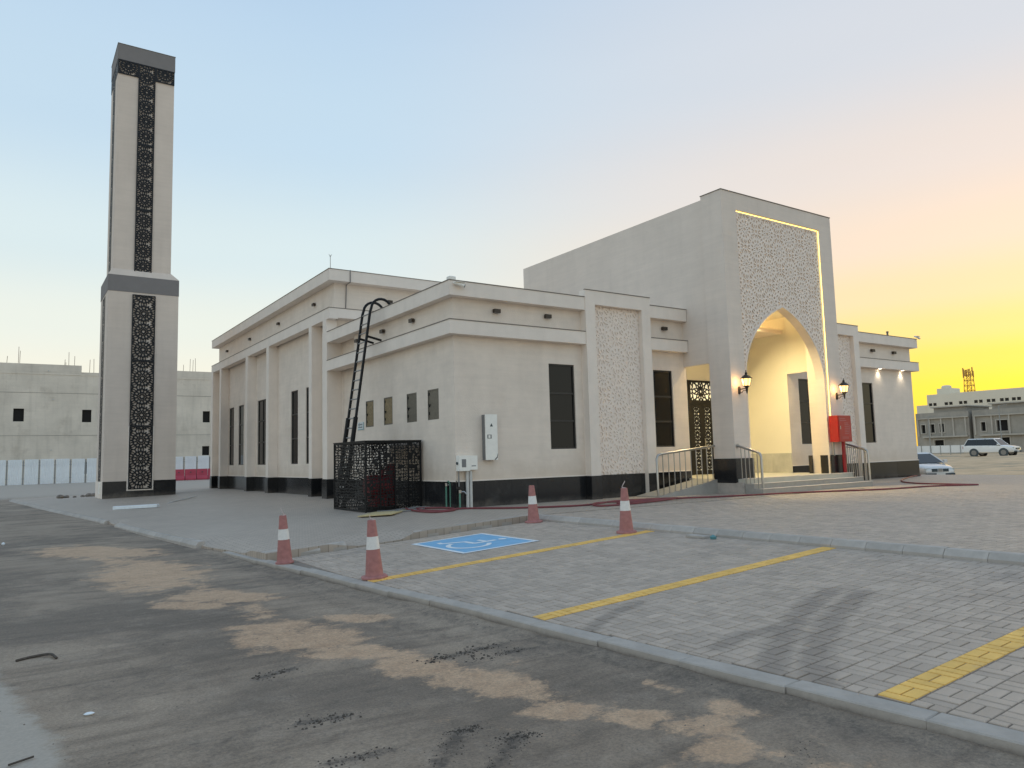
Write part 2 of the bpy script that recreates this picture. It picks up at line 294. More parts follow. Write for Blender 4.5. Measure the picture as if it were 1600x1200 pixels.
# ------------------------------------------------------------------ helpers
class MB:
    def __init__(s): s.v = []; s.f = []
    def add(s, vs, fs):
        o = len(s.v); s.v += [tuple(p) for p in vs]; s.f += [tuple(i+o for i in q) for q in fs]; return s
    def box(s, x0, x1, y0, y1, z0, z1):
        return s.add([(x0, y0, z0), (x1, y0, z0), (x1, y1, z0), (x0, y1, z0), (x0, y0, z1), (x1, y0, z1), (x1, y1, z1), (x0, y1, z1)],
                     [(0, 3, 2, 1), (4, 5, 6, 7), (0, 1, 5, 4), (1, 2, 6, 5), (2, 3, 7, 6), (3, 0, 4, 7)])
    def cham(s, x0, x1, y0, y1, z0, z1, c):       # box whose top edges are chamfered
        return s.add([(x0, y0, z0), (x1, y0, z0), (x1, y1, z0), (x0, y1, z0), (x0, y0, z1-c), (x1, y0, z1-c), (x1, y1, z1-c), (x0, y1, z1-c),
                      (x0+c, y0+c, z1), (x1-c, y0+c, z1), (x1-c, y1-c, z1), (x0+c, y1-c, z1)],
                     [(0, 3, 2, 1), (0, 1, 5, 4), (1, 2, 6, 5), (2, 3, 7, 6), (3, 0, 4, 7), (4, 5, 9, 8), (5, 6, 10, 9), (6, 7, 11, 10), (7, 4, 8, 11), (8, 9, 10, 11)])
    def quad(s, *p): return s.add(p, [tuple(range(len(p)))])
    def tube(s, pts, r, n=10, cap=True):
        pts = [Vector(p) for p in pts]; rs = r if isinstance(r, (list, tuple)) else [r]*len(pts)
        o = len(s.v); up = None
        for i, p in enumerate(pts):
            d = (pts[min(i+1, len(pts)-1)] - pts[max(i-1, 0)]).normalized()
            if up is None:
                up = Vector((0, 0, 1)) if abs(d.z) < .9 else Vector((1, 0, 0))
            a = d.cross(up).normalized(); up = a.cross(d).normalized()
            for k in range(n):
                t = 2*math.pi*k/n; s.v.append(tuple(p + rs[i]*(math.cos(t)*a + math.sin(t)*up)))
        for i in range(len(pts)-1):
            for k in range(n):
                s.f.append((o+i*n+k, o+i*n+(k+1) % n, o+(i+1)*n+(k+1) % n, o+(i+1)*n+k))
        if cap: s.f.append(tuple(o+k for k in range(n))[::-1]); s.f.append(tuple(o+(len(pts)-1)*n+k for k in range(n)))
        return s
    def lathe(s, prof, cx=0, cy=0, n=24, cap=True):
        o = len(s.v)
        for r, z in prof:
            for k in range(n):
                t = 2*math.pi*k/n; s.v.append((cx+r*math.cos(t), cy+r*math.sin(t), z))
        for i in range(len(prof)-1):
            for k in range(n): s.f.append((o+i*n+k, o+i*n+(k+1) % n, o+(i+1)*n+(k+1) % n, o+(i+1)*n+k))
        if cap: s.f.append(tuple(o+k for k in range(n))[::-1]); s.f.append(tuple(o+(len(prof)-1)*n+k for k in range(n)))
        return s
    def disc(s, c, axis, r, h, n=20):
        a = Vector(axis).normalized(); return s.tube([Vector(c), Vector(c)+a*h], r, n)
    def mesh(s, name, mat, smooth=False, recalc=True):
        me = bpy.data.meshes.new(name); me.from_pydata(s.v, [], s.f); me.update()
        if recalc:
            b = bmesh.new(); b.from_mesh(me); bmesh.ops.recalc_face_normals(b, faces=b.faces); b.to_mesh(me); b.free()
        me.materials.append(MATS[mat])
        if smooth:
            for p in me.polygons: p.use_smooth = True
            try: me.set_sharp_from_angle(angle=R(40))
            except Exception: pass
        return me
    def build(s, name, mat, parent=None, smooth=False, recalc=True):
        return link(name, s.mesh(name, mat, smooth, recalc), parent)
def link(name, me, parent=None, loc=None):
    o = bpy.data.objects.new(name, me); col.objects.link(o)
    if parent: o.parent = parent
    if loc is not None: o.location = loc
    return o
def empty(name, loc=(0, 0, 0), rz=0):
    o = bpy.data.objects.new(name, None); col.objects.link(o); o.location = loc; o.rotation_euler = (0, 0, rz); o.empty_display_size = .2; return o
def tag(o, label=None, cat=None, group=None, kind=None):
    if label: o['label'] = label
    if cat: o['category'] = cat
    if group: o['group'] = group
    if kind: o['kind'] = kind
    return o
def copy_tree(o, parent=None):
    c = o.copy(); col.objects.link(c)
    if parent: c.parent = parent
    for ch in list(o.children): copy_tree(ch, c)
    return c
def box(name, mat, parent, *a): return MB().box(*a).build(name, mat, parent)

def walls(mb, plane, pos, u0, u1, v0, v1, holes, depth):
    """a wall face with real openings: plane 'y' -> X,Z at Y=pos facing -Y; 'x' -> Y,Z at X=pos facing -X. Reveals go 'depth' inward."""
    us = sorted({u0, u1, *[h[0] for h in holes], *[h[1] for h in holes]}); vs_ = sorted({v0, v1, *[h[2] for h in holes], *[h[3] for h in holes]})
    P = (lambda u, v, d=0: (u, pos+d, v)) if plane == 'y' else (lambda u, v, d=0: (pos+d, u, v))
    for i in range(len(us)-1):
        for j in range(len(vs_)-1):
            cu, cv = (us[i]+us[i+1])/2, (vs_[j]+vs_[j+1])/2
            if any(h[0] < cu < h[1] and h[2] < cv < h[3] for h in holes): continue
            mb.quad(P(us[i], vs_[j]), P(us[i+1], vs_[j]), P(us[i+1], vs_[j+1]), P(us[i], vs_[j+1]))
    for a, b, c, d in holes:
        mb.quad(P(a, c), P(b, c), P(b, c, depth), P(a, c, depth)); mb.quad(P(a, d), P(b, d), P(b, d, depth), P(a, d, depth))
        mb.quad(P(a, c), P(a, d), P(a, d, depth), P(a, c, depth)); mb.quad(P(b, c), P(b, d), P(b, d, depth), P(b, c, depth))
def window(parent, plane, pos, a, b, c, d, splits, depth=.10, mull=()):
    """mosque > window > frame, pane"""
    P = (lambda m, u0, u1, d0, d1, z0, z1: m.box(u0, u1, pos+d0, pos+d1, z0, z1)) if plane == 'y' else (lambda m, u0, u1, d0, d1, z0, z1: m.box(pos+d0, pos+d1, u0, u1, z0, z1))
    wnd = empty('window'); wnd.parent = parent
    fr = MB(); t = .055
    P(fr, a, a+t, depth-.05, depth+.03, c, d); P(fr, b-t, b, depth-.05, depth+.03, c, d)
    P(fr, a+t, b-t, depth-.049, depth+.03, c, c+t); P(fr, a+t, b-t, depth-.049, depth+.03, d-t, d)
    zs = [c+t] + [c+(d-c)*q for q in splits] + [d-t]
    us = [a+t] + [a+(b-a)*q for q in mull] + [b-t]
    for q in splits: P(fr, a+t, b-t, depth-.048, depth+.03, c+(d-c)*q-.035, c+(d-c)*q+.035)
    for q in mull: P(fr, a+(b-a)*q-.035, a+(b-a)*q+.035, depth-.047, depth+.03, c+t, d-t)
    fr.build('frame', 'window_frame', wnd)
    for i in range(len(zs)-1):
        for j in range(len(us)-1):
            pm = MB(); k = random.uniform(-.004, .004)
            P(pm, us[j]+.002, us[j+1]-.002, depth-.012+k, depth+.01+k, zs[i]+.002, zs[i+1]-.002); pm.build('pane', 'glass', wnd)
    return wnd

# --- star-and-rosette lattice
def rosettes(c, Rr, n=12, rot=0, detail=False):
    segs = []; pt = lambda r, a: (c[0]+r*math.cos(a), c[1]+r*math.sin(a)); st = 2*math.pi/n
    for k in range(n):
        a = rot+k*st
        segs += [(pt(.19*Rr, a-st/2), pt(.19*Rr, a+st/2)), (pt(.18*Rr, a), pt(.36*Rr, a))]
        segs += [(pt(.36*Rr, a), pt(.62*Rr, a+st/2)), (pt(.62*Rr, a+st/2), pt(.36*Rr, a+st))]
        segs += [(pt(.62*Rr, a+st/2), pt(.99*Rr, a)), (pt(.62*Rr, a+st/2), pt(.99*Rr, a+st))]
        if detail:
            segs += [(pt(.62*Rr, a+st/2), pt(.84*Rr, a+st/2)), (pt(.78*Rr, a), pt(.84*Rr, a+st/2)), (pt(.84*Rr, a+st/2), pt(.78*Rr, a+st)), (pt(.84*Rr, a+st/2), pt(.99*Rr, a+st/2))]
    return segs
def gap_star(g, r_in, tips):
    segs = []
    tips = sorted(tips, key=lambda p: math.atan2(p[1]-g[1], p[0]-g[0])); n = len(tips)
    ring = [(g[0]+r_in*math.cos(math.atan2(p[1]-g[1], p[0]-g[0])), g[1]+r_in*math.sin(math.atan2(p[1]-g[1], p[0]-g[0]))) for p in tips]
    for i in range(n): segs += [(tips[i], ring[i]), (ring[i], ring[(i+1) % n])]
    return segs
def lattice_square(u0, u1, v0, v1, s, cu, cv, detail=False):
    """rosettes on a diagonal square net of side s"""
    Rr = s/2; h = s/math.sqrt(2); segs = []; cs = []
    for i in range(-40, 41):
        for j in range(-40, 41):
            c = (cu+(i-j)*h, cv+(i+j)*h)
            if u0-s < c[0] < u1+s and v0-s < c[1] < v1+s: cs.append(c)
    for c in cs: segs += rosettes(c, Rr, 12, R(45), detail)
    for c in cs:
        g = (c[0]+h, c[1]); tips = []
        for k, cc in enumerate(((g[0]-h, g[1]), (g[0], g[1]-h), (g[0]+h, g[1]), (g[0], g[1]+h))):
            for d in (-15, 15):
                a = R(k*90+d); tips.append((cc[0]+.99*Rr*math.cos(a), cc[1]+.99*Rr*math.sin(a)))
        segs += gap_star(g, .22*Rr, tips)
    return segs
def lattice_hex(u0, u1, v0, v1, a, cu, cv):
    Rr = a/2; segs = []; cs = []; h = a*math.sqrt(3)/2
    for i in range(-6, 7):
        for j in range(-60, 61):
            c = (cu+i*h, cv+j*a+(a/2 if i % 2 else 0))
            if u0-a < c[0] < u1+a and v0-a < c[1] < v1+a: cs.append(c)
    for c in cs: segs += rosettes(c, Rr, 12, 0, True)
    for c in cs:
        for sg in (1, -1):
            g = (c[0]+sg*a/math.sqrt(3), c[1]); tips = []
            for k in range(3):
                an = R(180*(sg > 0)+120*k); cc = (g[0]+a/math.sqrt(3)*math.cos(an), g[1]+a/math.sqrt(3)*math.sin(an))
                tips.append((cc[0]-.99*Rr*math.cos(an), cc[1]-.99*Rr*math.sin(an)))
            if sg > 0: segs += gap_star(g, .10*Rr, tips)
    return segs
def clip(segs, u0, u1, v0, v1, inside=None):
    res = []
    for (p, q) in segs:
        t0, t1 = 0., 1.; dx, dy = q[0]-p[0], q[1]-p[1]; ok = True
        for d, lo in ((-dx, p[0]-u0), (dx, u1-p[0]), (-dy, p[1]-v0), (dy, v1-p[1])):
            if abs(d) < 1e-12:
                if lo < 0: ok = False
            else:
                t = lo/d
                if d < 0: t0 = max(t0, t)
                else: t1 = min(t1, t)
        if not ok or t0 >= t1: continue
        a = (p[0]+t0*dx, p[1]+t0*dy); b = (p[0]+t1*dx, p[1]+t1*dy)
        if inside:
            ia, ib = inside(a), inside(b)
            if ia and ib: continue
            if ia or ib:
                lo, hi = (a, b) if not ia else (b, a)
                for _ in range(12):
                    m = ((lo[0]+hi[0])/2, (lo[1]+hi[1])/2)
                    if inside(m): hi = m
                    else: lo = m
                if ia: a = lo
                else: b = lo
        if math.hypot(a[0]-b[0], a[1]-b[1]) > .004: res.append((a, b))
    return res
def straps(mb, segs, P, wd, d0, d1):
    """each strap is a small bar standing from depth d0 (back) to d1 (front)"""
    for (a, b) in segs:
        ln = math.hypot(b[0]-a[0], b[1]-a[1]); tx, ty = (b[0]-a[0])/ln, (b[1]-a[1])/ln; nx, ny = -ty*wd/2, tx*wd/2
        e = wd*.35; A = (a[0]-tx*e, a[1]-ty*e); B = (b[0]+tx*e, b[1]+ty*e); f = d1+random.uniform(-.0025, .0025)
        q = [(A[0]+nx, A[1]+ny), (B[0]+nx, B[1]+ny), (B[0]-nx, B[1]-ny), (A[0]-nx, A[1]-ny)]
        mb.add([P(*p, d0) for p in q] + [P(*p, f) for p in q], [(4, 5, 6, 7), (0, 1, 5, 4), (1, 2, 6, 5), (2, 3, 7, 6), (3, 0, 4, 7)])
def border(mb, u0, u1, v0, v1, wd, P, d0, d1):
    for a, b, c, d in ((u0, u0+wd, v0, v1), (u1-wd, u1, v0, v1), (u0+wd, u1-wd, v0, v0+wd), (u0+wd, u1-wd, v1-wd, v1)):
        mb.add([P(a, c, d0), P(b, c, d0), P(b, d, d0), P(a, d, d0), P(a, c, d1), P(b, c, d1), P(b, d, d1), P(a, d, d1)],
               [(4, 5, 6, 7), (0, 1, 5, 4), (1, 2, 6, 5), (2, 3, 7, 6), (3, 0, 4, 7)])
def PY(y): return lambda u, v, d: (u, y-d, v)       # panel on a wall that faces -Y
def PX(x): return lambda u, v, d: (x-d, u, v)       # panel on a wall that faces -X
def perforated(mb, P, u0, u1, v0, v1, cell, d=.012, solid=0.0):
    nv = max(2, round((v1-v0)/cell)); nu = max(2, round((u1-u0)/cell)); cu, cv = (u1-u0)/nu, (v1-v0)/nv; J = {}
    def node(i, j):
        if (i, j) not in J:
            iu = min(max(i+(.5 if j % 2 else 0), 0), nu) if 0 < i < nu else i
            J[i, j] = (min(u1, max(u0, u0+iu*cu+(random.uniform(-.34, .34)*cu if 0 < i < nu else 0))), v0+j*cv+(random.uniform(-.34, .34)*cv if 0 < j < nv else 0))
        return J[i, j]
    for i in range(nu):
        for j in range(nv):
            c = [node(i, j), node(i+1, j), node(i+1, j+1), node(i, j+1)]; m = (sum(p[0] for p in c)/4, sum(p[1] for p in c)/4)
            ring = []
            for k in range(4): a, b = c[k], c[(k+1) % 4]; ring += [a, ((a[0]+b[0])/2, (a[1]+b[1])/2)]
            if random.random() < .10: mb.add([P(*p, 0) for p in c], [(0, 1, 2, 3)]); continue
            ins = [(m[0]+(p[0]-m[0])*k, m[1]+(p[1]-m[1])*k) for p, k in zip(ring, [random.uniform(.42, .90) for _ in range(8)])]
            mb.add([P(*p, 0) for p in ring] + [P(*p, 0) for p in ins], [(q, (q+1) % 8, (q+1) % 8+8, q+8) for q in range(8)])

# ================================================================== SETTING: road, sand, paving
EDGE = [(-40, -5.2), (-24, -5.95), (-18.7, -6.29), (-17.33, -6.38), (-16.27, -6.48), (-15.2, -6.53), (-13.8, -6.65), (-11.86, -6.77), (-9.78, -7.0), (-7.28, -7.17), (-4.12, -7.48),
        (-1.62, -7.66), (.4, -7.94), (3.2, -8.27), (10.3, -8.98), (12.1, -9.14), (23.8, -10.64), (36.0, -11.85)]
EY = [p[0] for p in EDGE]; EX = [p[1] for p in EDGE]
def edge(y): return float(np.interp(y, EY, EX))
def zr(y): return float(np.interp(y, [-40, -18, -4, 23, 36, 60], [-.56, -.56, -.62, -.37, -.31, .3]))
def zp(x, y=0): return -.14+.051*x
def zs(x, y): return float(np.interp(y, [0, 27], [.051, .02]))*min(x, 0)
def sheet(name, mat, xs, ys, zf, keep=None, attrs=None, smooth=True):
    nx, ny = len(xs), len(ys); v = [(x, y, zf(x, y)) for y in ys for x in xs]; f = []
    for j in range(ny-1):
        for i in range(nx-1):
            if keep and not keep((xs[i]+xs[i+1])/2, (ys[j]+ys[j+1])/2): continue
            f.append((j*nx+i, j*nx+i+1, (j+1)*nx+i+1, (j+1)*nx+i))
    me = bpy.data.meshes.new(name); me.from_pydata(v, [], f); me.materials.append(MATS[mat])
    for a, arr in (attrs or {}).items():
        at = me.attributes.new(a, 'FLOAT', 'POINT'); at.data.foreach_set('value', np.asarray(arr, np.float32))
    if smooth:
        for p in me.polygons: p.use_smooth = True
    return tag(link(name, me), kind='structure')
# sand lot and horizon
def zsand(x, y):
    z = float(np.interp(x, [-200, 30, 45, 90, 125, 400, 1600], [-.95, -.95, -.5, .14, .22, .2, 0]))
    if 31 < x < 130: z += .10*math.sin(x*.31+y*.17)*math.sin(y*.42-x*.11)*min(1, (x-31)/10) + .05*math.sin(x*1.3+y*.7)*math.sin(y*1.1)
    if y > 62: z = max(z, .28)
    return z
gx = [-1600, -600, -200, -60, 0, 28, 30, 31] + [31+.9*i for i in range(1, 75)] + [100+5*i for i in range(8)] + [150, 200, 300, 500, 900, 1600]
gy = [-1200, -400, -120, -60] + [-50+1.5*i for i in range(75)] + [64, 70, 90, 130, 200, 350, 700, 1600]
sheet('ground', 'sand', gx, gy, zsand)
# asphalt, with wind-blown sand and tyre dirt as attributes
rx = [-90, -60, -40, -30, -24, -20, -17] + list(np.arange(-14, -5.4, .06)) + [-4, -2, 0, 10, 25, 45]
ry = [-45, -35, -28, -24, -22] + list(np.arange(-19.5, -1.0, .06)) + list(np.arange(-.9, 14, .3)) + [16, 19, 23, 27, 31, 36, 42, 48, 54, 60, 75, 100]
def road_attrs():
    X, Y = np.meshgrid(np.array(rx), np.array(ry)); c0 = np.array([CAM_POS.x, CAM_POS.y]); K = 1.0
    sand = np.zeros_like(X); pale = np.zeros_like(X); dark = np.zeros_like(X)
    for cx, cy, ax, ay, bx, by in ((-9.55, -3.74, .79, -.76, .32, 2.18), (-10.1, 1.37, 1.19, -1.21, .12, 1.4), (-9.08, -7.83, .59, -.53, .15, .66), (-9.62, -8.31, .48, -.43, .07, .36), (-8.99, -11.66, .57, -.48, .26, .78),
                                   (-9.1, -10.95, .4, -.35, .09, .32), (-8.73, -12.9, .4, -.33, .14, .33), (-8.51, -13.77, .32, -.26, .18, .37), (-8.25, -14.64, .35, -.28, .18, .30), (-8.07, -15.06, .24, -.19, .16, .24),
                                   (-8.12, -15.91, .26, -.2, .12, .16), (-7.72, -16.43, .21, -.16, .11, .11), (-7.57, -16.92, .23, -.18, .19, .17), (-7.72, -17.3, .22, -.17, .21, .18), (-6.82, -16.02, .23, -.19, .21, .2), (-6.72, -16.81, .25, -.2, .25, .19), (-7.96, -11.03, .35, -.3, .1, .25)):
        cx, cy = c0+(np.array([cx, cy])-c0)*K; ax, ay, bx, by = 1.15*ax, 1.15*ay, 1.15*bx, 1.15*by
        det = ax*by-bx*ay; u = ((X-cx)*by-(Y-cy)*bx)/det; v = (-(X-cx)*ay+(Y-cy)*ax)/det
        sand = np.maximum(sand, .95*np.exp(-.55*(u*u+v*v)**1.3))
    def seg_d(pts):
        best = np.full_like(X, 99.)
        for a, b in zip(pts[:-1], pts[1:]):
            a, b = np.array(a), np.array(b); d = b-a; t = np.clip(((X-a[0])*d[0]+(Y-a[1])*d[1])/(d@d), 0, 1); best = np.minimum(best, np.hypot(X-a[0]-t*d[0], Y-a[1]-t*d[1]))
        return best
    bnd = seg_d([(-10.49, 1.84), (-9.77, -1.0), (-9.37, -4.51), (-9.0, -7.5), (-8.96, -10.47), (-8.81, -11.84), (-8.51, -13.11), (-8.35, -14.03), (-8.1, -14.88), (-8.03, -15.8), (-7.82, -16.39), (-7.69, -17.04), (-7.5, -18.0)])
    sand = np.maximum(sand, .62*np.exp(-(bnd/np.interp(Y, [-17, -10, 0], [.30, .42, .75]))**2)); sand = np.maximum(sand, .33*np.exp(-(bnd/1.3)**2))
    for wdt, amp, pts in ((.16, .40, [(-12.6, -11.3), (-11.47, -12.1), (-10.87, -12.5), (-9.68, -12.66), (-8.56, -12.48)]), (.22, .36, [(-11.13, -10.28), (-10.8, -13.19), (-10.87, -15.37)]), (.20, .34, [(-11.51, -3.0), (-10.81, -8.54), (-10.51, -12.89), (-10.69, -15.52)]),
                          (.5, .42, [(-8.3, 1.77), (-7.75, -6.49), (-7.75, -11.06), (-7.3, -14.5)]), (.13, .42, [(-11.9, -14.9), (-10.73, -14.85), (-9.85, -14.5), (-9.06, -14.3)]), (.13, .40, [(-11.2, -15.6), (-10.3, -15.5), (-9.3, -15.0), (-8.6, -14.7)]), (.16, .36, [(-10.3, -16.4), (-9.0, -15.4), (-8.2, -14.0)]),
                          (.10, .42, [(-9.07, -15.8), (-9.64, -16.39), (-10.2, -17.0)]), (.10, .42, [(-8.77, -16.16), (-9.31, -16.64), (-9.9, -17.2)]), (.12, .40, [(-6.6, -16.9), (-7.3, -17.6), (-8.0, -18.2)]), (.12, .40, [(-6.4, -17.3), (-7.0, -17.9), (-7.7, -18.6)])):
        dark = np.maximum(dark, amp*np.exp(-(seg_d(pts)/wdt)**2))
    e = np.interp(Y, EY, EX); near_edge = np.exp(-((X-(e-1.5))/1.1)**2)*np.exp(-np.maximum(0, Y-4)/6)
    sand = np.maximum(sand, .30*near_edge)
    tr = [((-8.27, -13.77), (-7.18, -13.61)), ((-7.49, -14.01), (-7.06, -14.03)), ((-9.96, -13.19), (-9.53, -13.09)), ((-10.03, -14.79), (-9.62, -14.88)), ((-10.15, -15.79), (-9.72, -15.82)), ((-9.07, -15.8), (-9.64, -16.39)),
          ((-8.77, -16.16), (-9.31, -16.64)), ((-12.6, -11.6), (-11.06, -12.55)), ((-11.9, -12.6), (-10.0, -13.3)), ((-6.71, -17.42), (-7.7, -17.89)), ((-6.55, -16.95), (-7.41, -17.98)), ((-10.0, -15.0), (-12.5, -14.2)), ((-9.6, -14.9), (-8.5, -14.5)), ((-7.9, -5.6), (-8.6, -9.0))]
    for k, (a, b) in enumerate(tr):
        a = c0+(np.array(a)-c0)*K; b = c0+(np.array(b)-c0)*K; d = b-a; t = np.clip(((X-a[0])*d[0]+(Y-a[1])*d[1])/(d@d), 0, 1)
        r = np.hypot(X-a[0]-t*d[0], Y-a[1]-t*d[1]); dark = np.maximum(dark, (.60 if k < 7 else .38)*np.exp(-(r/.12)**2))
    dark = np.maximum(dark, .46*np.exp(-((X-(e-.25))/.35)**2)*(Y < -1)); sand *= np.clip((e-.28-X)/.25, .15, 1)
    a = np.array([-12.13, -9.66]); b = np.array([-11.72, -14.0]); a, b = c0+(a-c0)*K, c0+(b-c0)*K
    side = (b[0]-a[0])*(Y-a[1])-(b[1]-a[1])*(X-a[0])      # left of the line a->b is the older concrete
    pale = np.clip(.5-(X-np.interp(Y, [-17, -14, -9.7, -7], [-11.55, -11.72, -12.3, -13.5]))*1.6, 0, 1)*(Y < -6)
    pale = np.maximum(pale, np.clip((Y-33)/6, 0, 1)*.8)
    return dict(sand=sand.ravel(), pale=pale.ravel(), dark=dark.ravel())
sheet('road', 'asphalt', rx, ry, lambda x, y: zr(y)+.012*math.sin(x*1.7+y*.6)*math.sin(y*.9)*(1 if y < 10 else 0)+(.035*math.exp(-((x-edge(y)+.03)/.14)**2)*(.7+.3*math.sin(y*5.1)) if -25 < y < 0 else 0), attrs=road_attrs())
# footpath round the building (pieces too far off to tell apart are left to the material)
def smooth01(t): t = max(0, min(1, t)); return t*t*(3-2*t)
def zpath(x, y):
    z = zs(x, y)
    if y < 1.5:
        inx = smooth01((x+5.75)/.5)*smooth01((-3.55-x)/.5); z -= .135*inx*smooth01((-2.7-y)/1.5)          # dropped kerb to the parking bay
        q = smooth01((-6.9-x)/.7)*smooth01((1.2-y)/1.4)*smooth01((y+3.4)/.6); z -= .13*q                    # dropped corner to the road
    z -= .10*smooth01((-8.2-x)/.6)*smooth01((.75-abs(y-10.0))/.5)
    return z
def path_rows():
    mb = MB(); ys = sorted(set(list(np.arange(-4.25, 12.01, .25)) + list(np.arange(12, 37.1, 1.0)))); fr = [0, .03, .06, .1, .15, .2, .25, .3, .35, .4, .45, .5, .55, .6, .65, .7, .8, .9, 1]
    rows = []
    for y in ys:
        y = float(y); e = max(edge(y)+.16, -20); xs = [e*(1-f) for f in fr] + [4, 10, 20, 31]
        o = len(mb.v); mb.v += [(x, y, zpath(x, y)) for x in xs]; rows.append(o); n = len(xs)
    for a, b in zip(rows[:-1], rows[1:]):
        for i in range(n-1): mb.f.append((a+i, a+i+1, b+i+1, b+i))
    o = len(mb.v); mb.v += [(16.2, -30, 0), (31, -30, 0), (31, -4.25, 0), (16.2, -4.25, 0)]; mb.f.append((o, o+1, o+2, o+3))
    mb.v += [(31, -30, -1.2), (31, 37, -1.2), (31, 37, 0)]; mb.f.append((o+1, o+4, o+5, o+6))
    for a, b in zip(rows[:-1], rows[1:]):
        p, q = mb.v[a], mb.v[b]; k = len(mb.v); mb.v += [(p[0], p[1], p[2]-.5), (q[0], q[1], q[2]-.5)]; mb.f.append((a, b, k+1, k))
    a = rows[0]
    for i in range(n-1):
        p, q = mb.v[a+i], mb.v[a+i+1]; k = len(mb.v); mb.v += [(p[0], p[1], p[2]-.5), (q[0], q[1], q[2]-.5)]; mb.f.append((a+i, k, k+1, a+i+1))
    return mb.build('footpath', 'paving_far', recalc=False)
fp = tag(path_rows(), kind='structure')
# parking bay: base course, blocks
CELL = .229; CEY = .278; JT = .013; LY0 = -17.68
def brick_boxes():
    park, side = [], []
    for j in range(-20, 48):
        cy = LY0+j*CEY
        for i in range(30):
            cx = -.012-CELL/2-i*CELL; lim = edge(cy)+.26
            if cx < lim-CELL/2: continue
            for k in (-.25, .25):
                if (i+j) % 2: park.append((cx, cy+k*CEY, CELL, CEY/2, lim))
                else: park.append((cx+k*CELL, cy, CELL/2, CEY, lim))
        for i in range(70):
            cx = .235+CELL/2+i*CELL
            for k in (-.25, .25):
                if (i+j) % 2: side.append((cx, cy+k*CEY, CELL, CEY/2, -99))
                else: side.append((cx+k*CELL, cy, CELL/2, CEY, -99))
    return park, side
park, side = brick_boxes()
pk = sheet('parking_bay', 'paver_joint', [-7.6, -5, -2, 0.0], [float(y) for y in np.arange(-30, -4.2, .5)], lambda x, y: zp(x)-.013, keep=lambda x, y: True)
# trim the base course to the road edge
for v in pk.data.vertices:
    if v.co.x < -6: v.co.x = edge(v.co.y)+.1; v.co.z = zp(v.co.x)-.013
def brick_geo(mb, b, zf):
    cx, cy, sx, sy, lim = b; sx, sy = sx-JT, sy-JT; c = .006; dz = random.uniform(-.003, .003); tx, ty = random.uniform(-.004, .004), random.uniform(-.004, .004)
    x0, x1, y0, y1 = max(cx-sx/2, lim), cx+sx/2, cy-sy/2, cy+sy/2
    if x1-x0 < .03: return
    z = lambda x, y: zf(x, y)+dz+(x-cx)*tx/.1*.1+(y-cy)*ty
    A = [(x0, y0), (x1, y0), (x1, y1), (x0, y1)]; Bq = [(x0+c, y0+c), (x1-c, y0+c), (x1-c, y1-c), (x0+c, y1-c)]
    mb.add([(*p, z(*p)-.04) for p in A] + [(*p, z(*p)-.006) for p in A] + [(*p, z(*p)) for p in Bq],
           [(0, 1, 5, 4), (1, 2, 6, 5), (2, 3, 7, 6), (3, 0, 4, 7), (4, 5, 9, 8), (5, 6, 10, 9), (6, 7, 11, 10), (7, 4, 8, 11), (8, 9, 10, 11)])
LINES = (LY0, LY0+16*CEY, LY0+32*CEY)
def online(b): return any(abs(b[1]-y) < CEY/2 for y in LINES) and b[0] < -.02
def infr(b):
    d, h, v = view((b[0], b[1], zp(b[0]))); return 0 < d and abs(h) < .70 and abs(v) < .53
park.sort(key=lambda b: view((b[0], b[1], zp(b[0])))[0] if infr(b) else 999)
full = [b for b in park if b[0]-b[2]/2 > b[4]]
single = set()
pm = {}
for sx, sy in ((CELL, CEY/2), (CELL/2, CEY)):
    m = MB(); m.cham(-(sx-JT)/2, (sx-JT)/2, -(sy-JT)/2, (sy-JT)/2, -.045, 0, .006); pm[round(sx, 3)] = m.mesh('paver', 'paver')
for b in full[:300]:
    single.add((b[0], b[1])); o = link('paver', pm[round(b[2], 3)], pk, (b[0], b[1], zp(b[0])+random.uniform(-.003, .003)))
    o.rotation_euler = (random.uniform(-.006, .006), -math.atan(.051)+random.uniform(-.006, .006), 0)
mb = MB()
for b in park:
    if (b[0], b[1]) not in single: brick_geo(mb, b, zp)
tag(mb.build('pavers', 'paver', pk, recalc=False), kind='stuff')
mb = MB()
for b in side: brick_geo(mb, b, lambda x, y: 0)
tag(mb.build('pavers', 'paver', fp, recalc=False), kind='stuff')
jb = MB(); jb.quad((.1, -30, -.013), (16.3, -30, -.013), (16.3, -4.25, -.013), (.1, -4.25, -.013)); jb.build('bedding', 'paver_joint', fp)
# kerb stones
def kerb_mesh(ln):
    prof = [(0, -.3), (0, .045), (.075, .138), (.235, .142), (.235, -.3)]; m = MB(); h = ln/2-.004
    for x in (-h, h): m.v += [(x, d, z) for d, z in prof]
    m.f += [tuple(range(5)), tuple(range(5, 10))[::-1]] + [(i, (i+1) % 5, (i+1) % 5+5, i+5) for i in range(5)]
    return m.mesh('kerb_stone', 'kerb')
def flush_mesh(ln):
    m = MB(); m.cham(-ln/2+.003, ln/2-.003, 0, .255, -.22, 0, .012); return m.mesh('kerb_stone', 'kerb_flush')
kb = tag(empty('kerb'), kind='structure')
KL = .64; kmesh = kerb_mesh(KL); k1 = flush_mesh(1.17)
def stone(me, x, y, z, rz, tilt=0, tag_=None):
    o = link('kerb_stone', me, kb, (x, y, z+random.uniform(-.004, .004))); o.rotation_euler = Matrix.Rotation(rz, 4, 'Z').to_euler()
    o.rotation_euler = (Matrix.Rotation(rz+random.uniform(-.006, .006), 4, 'Z') @ Matrix.Rotation(tilt, 4, 'Y')).to_euler(); return o
y = -4.6
while y > -21: stone(kmesh, 0, y, zp(0), -math.pi/2); y -= KL            # end of the stalls, face towards -X
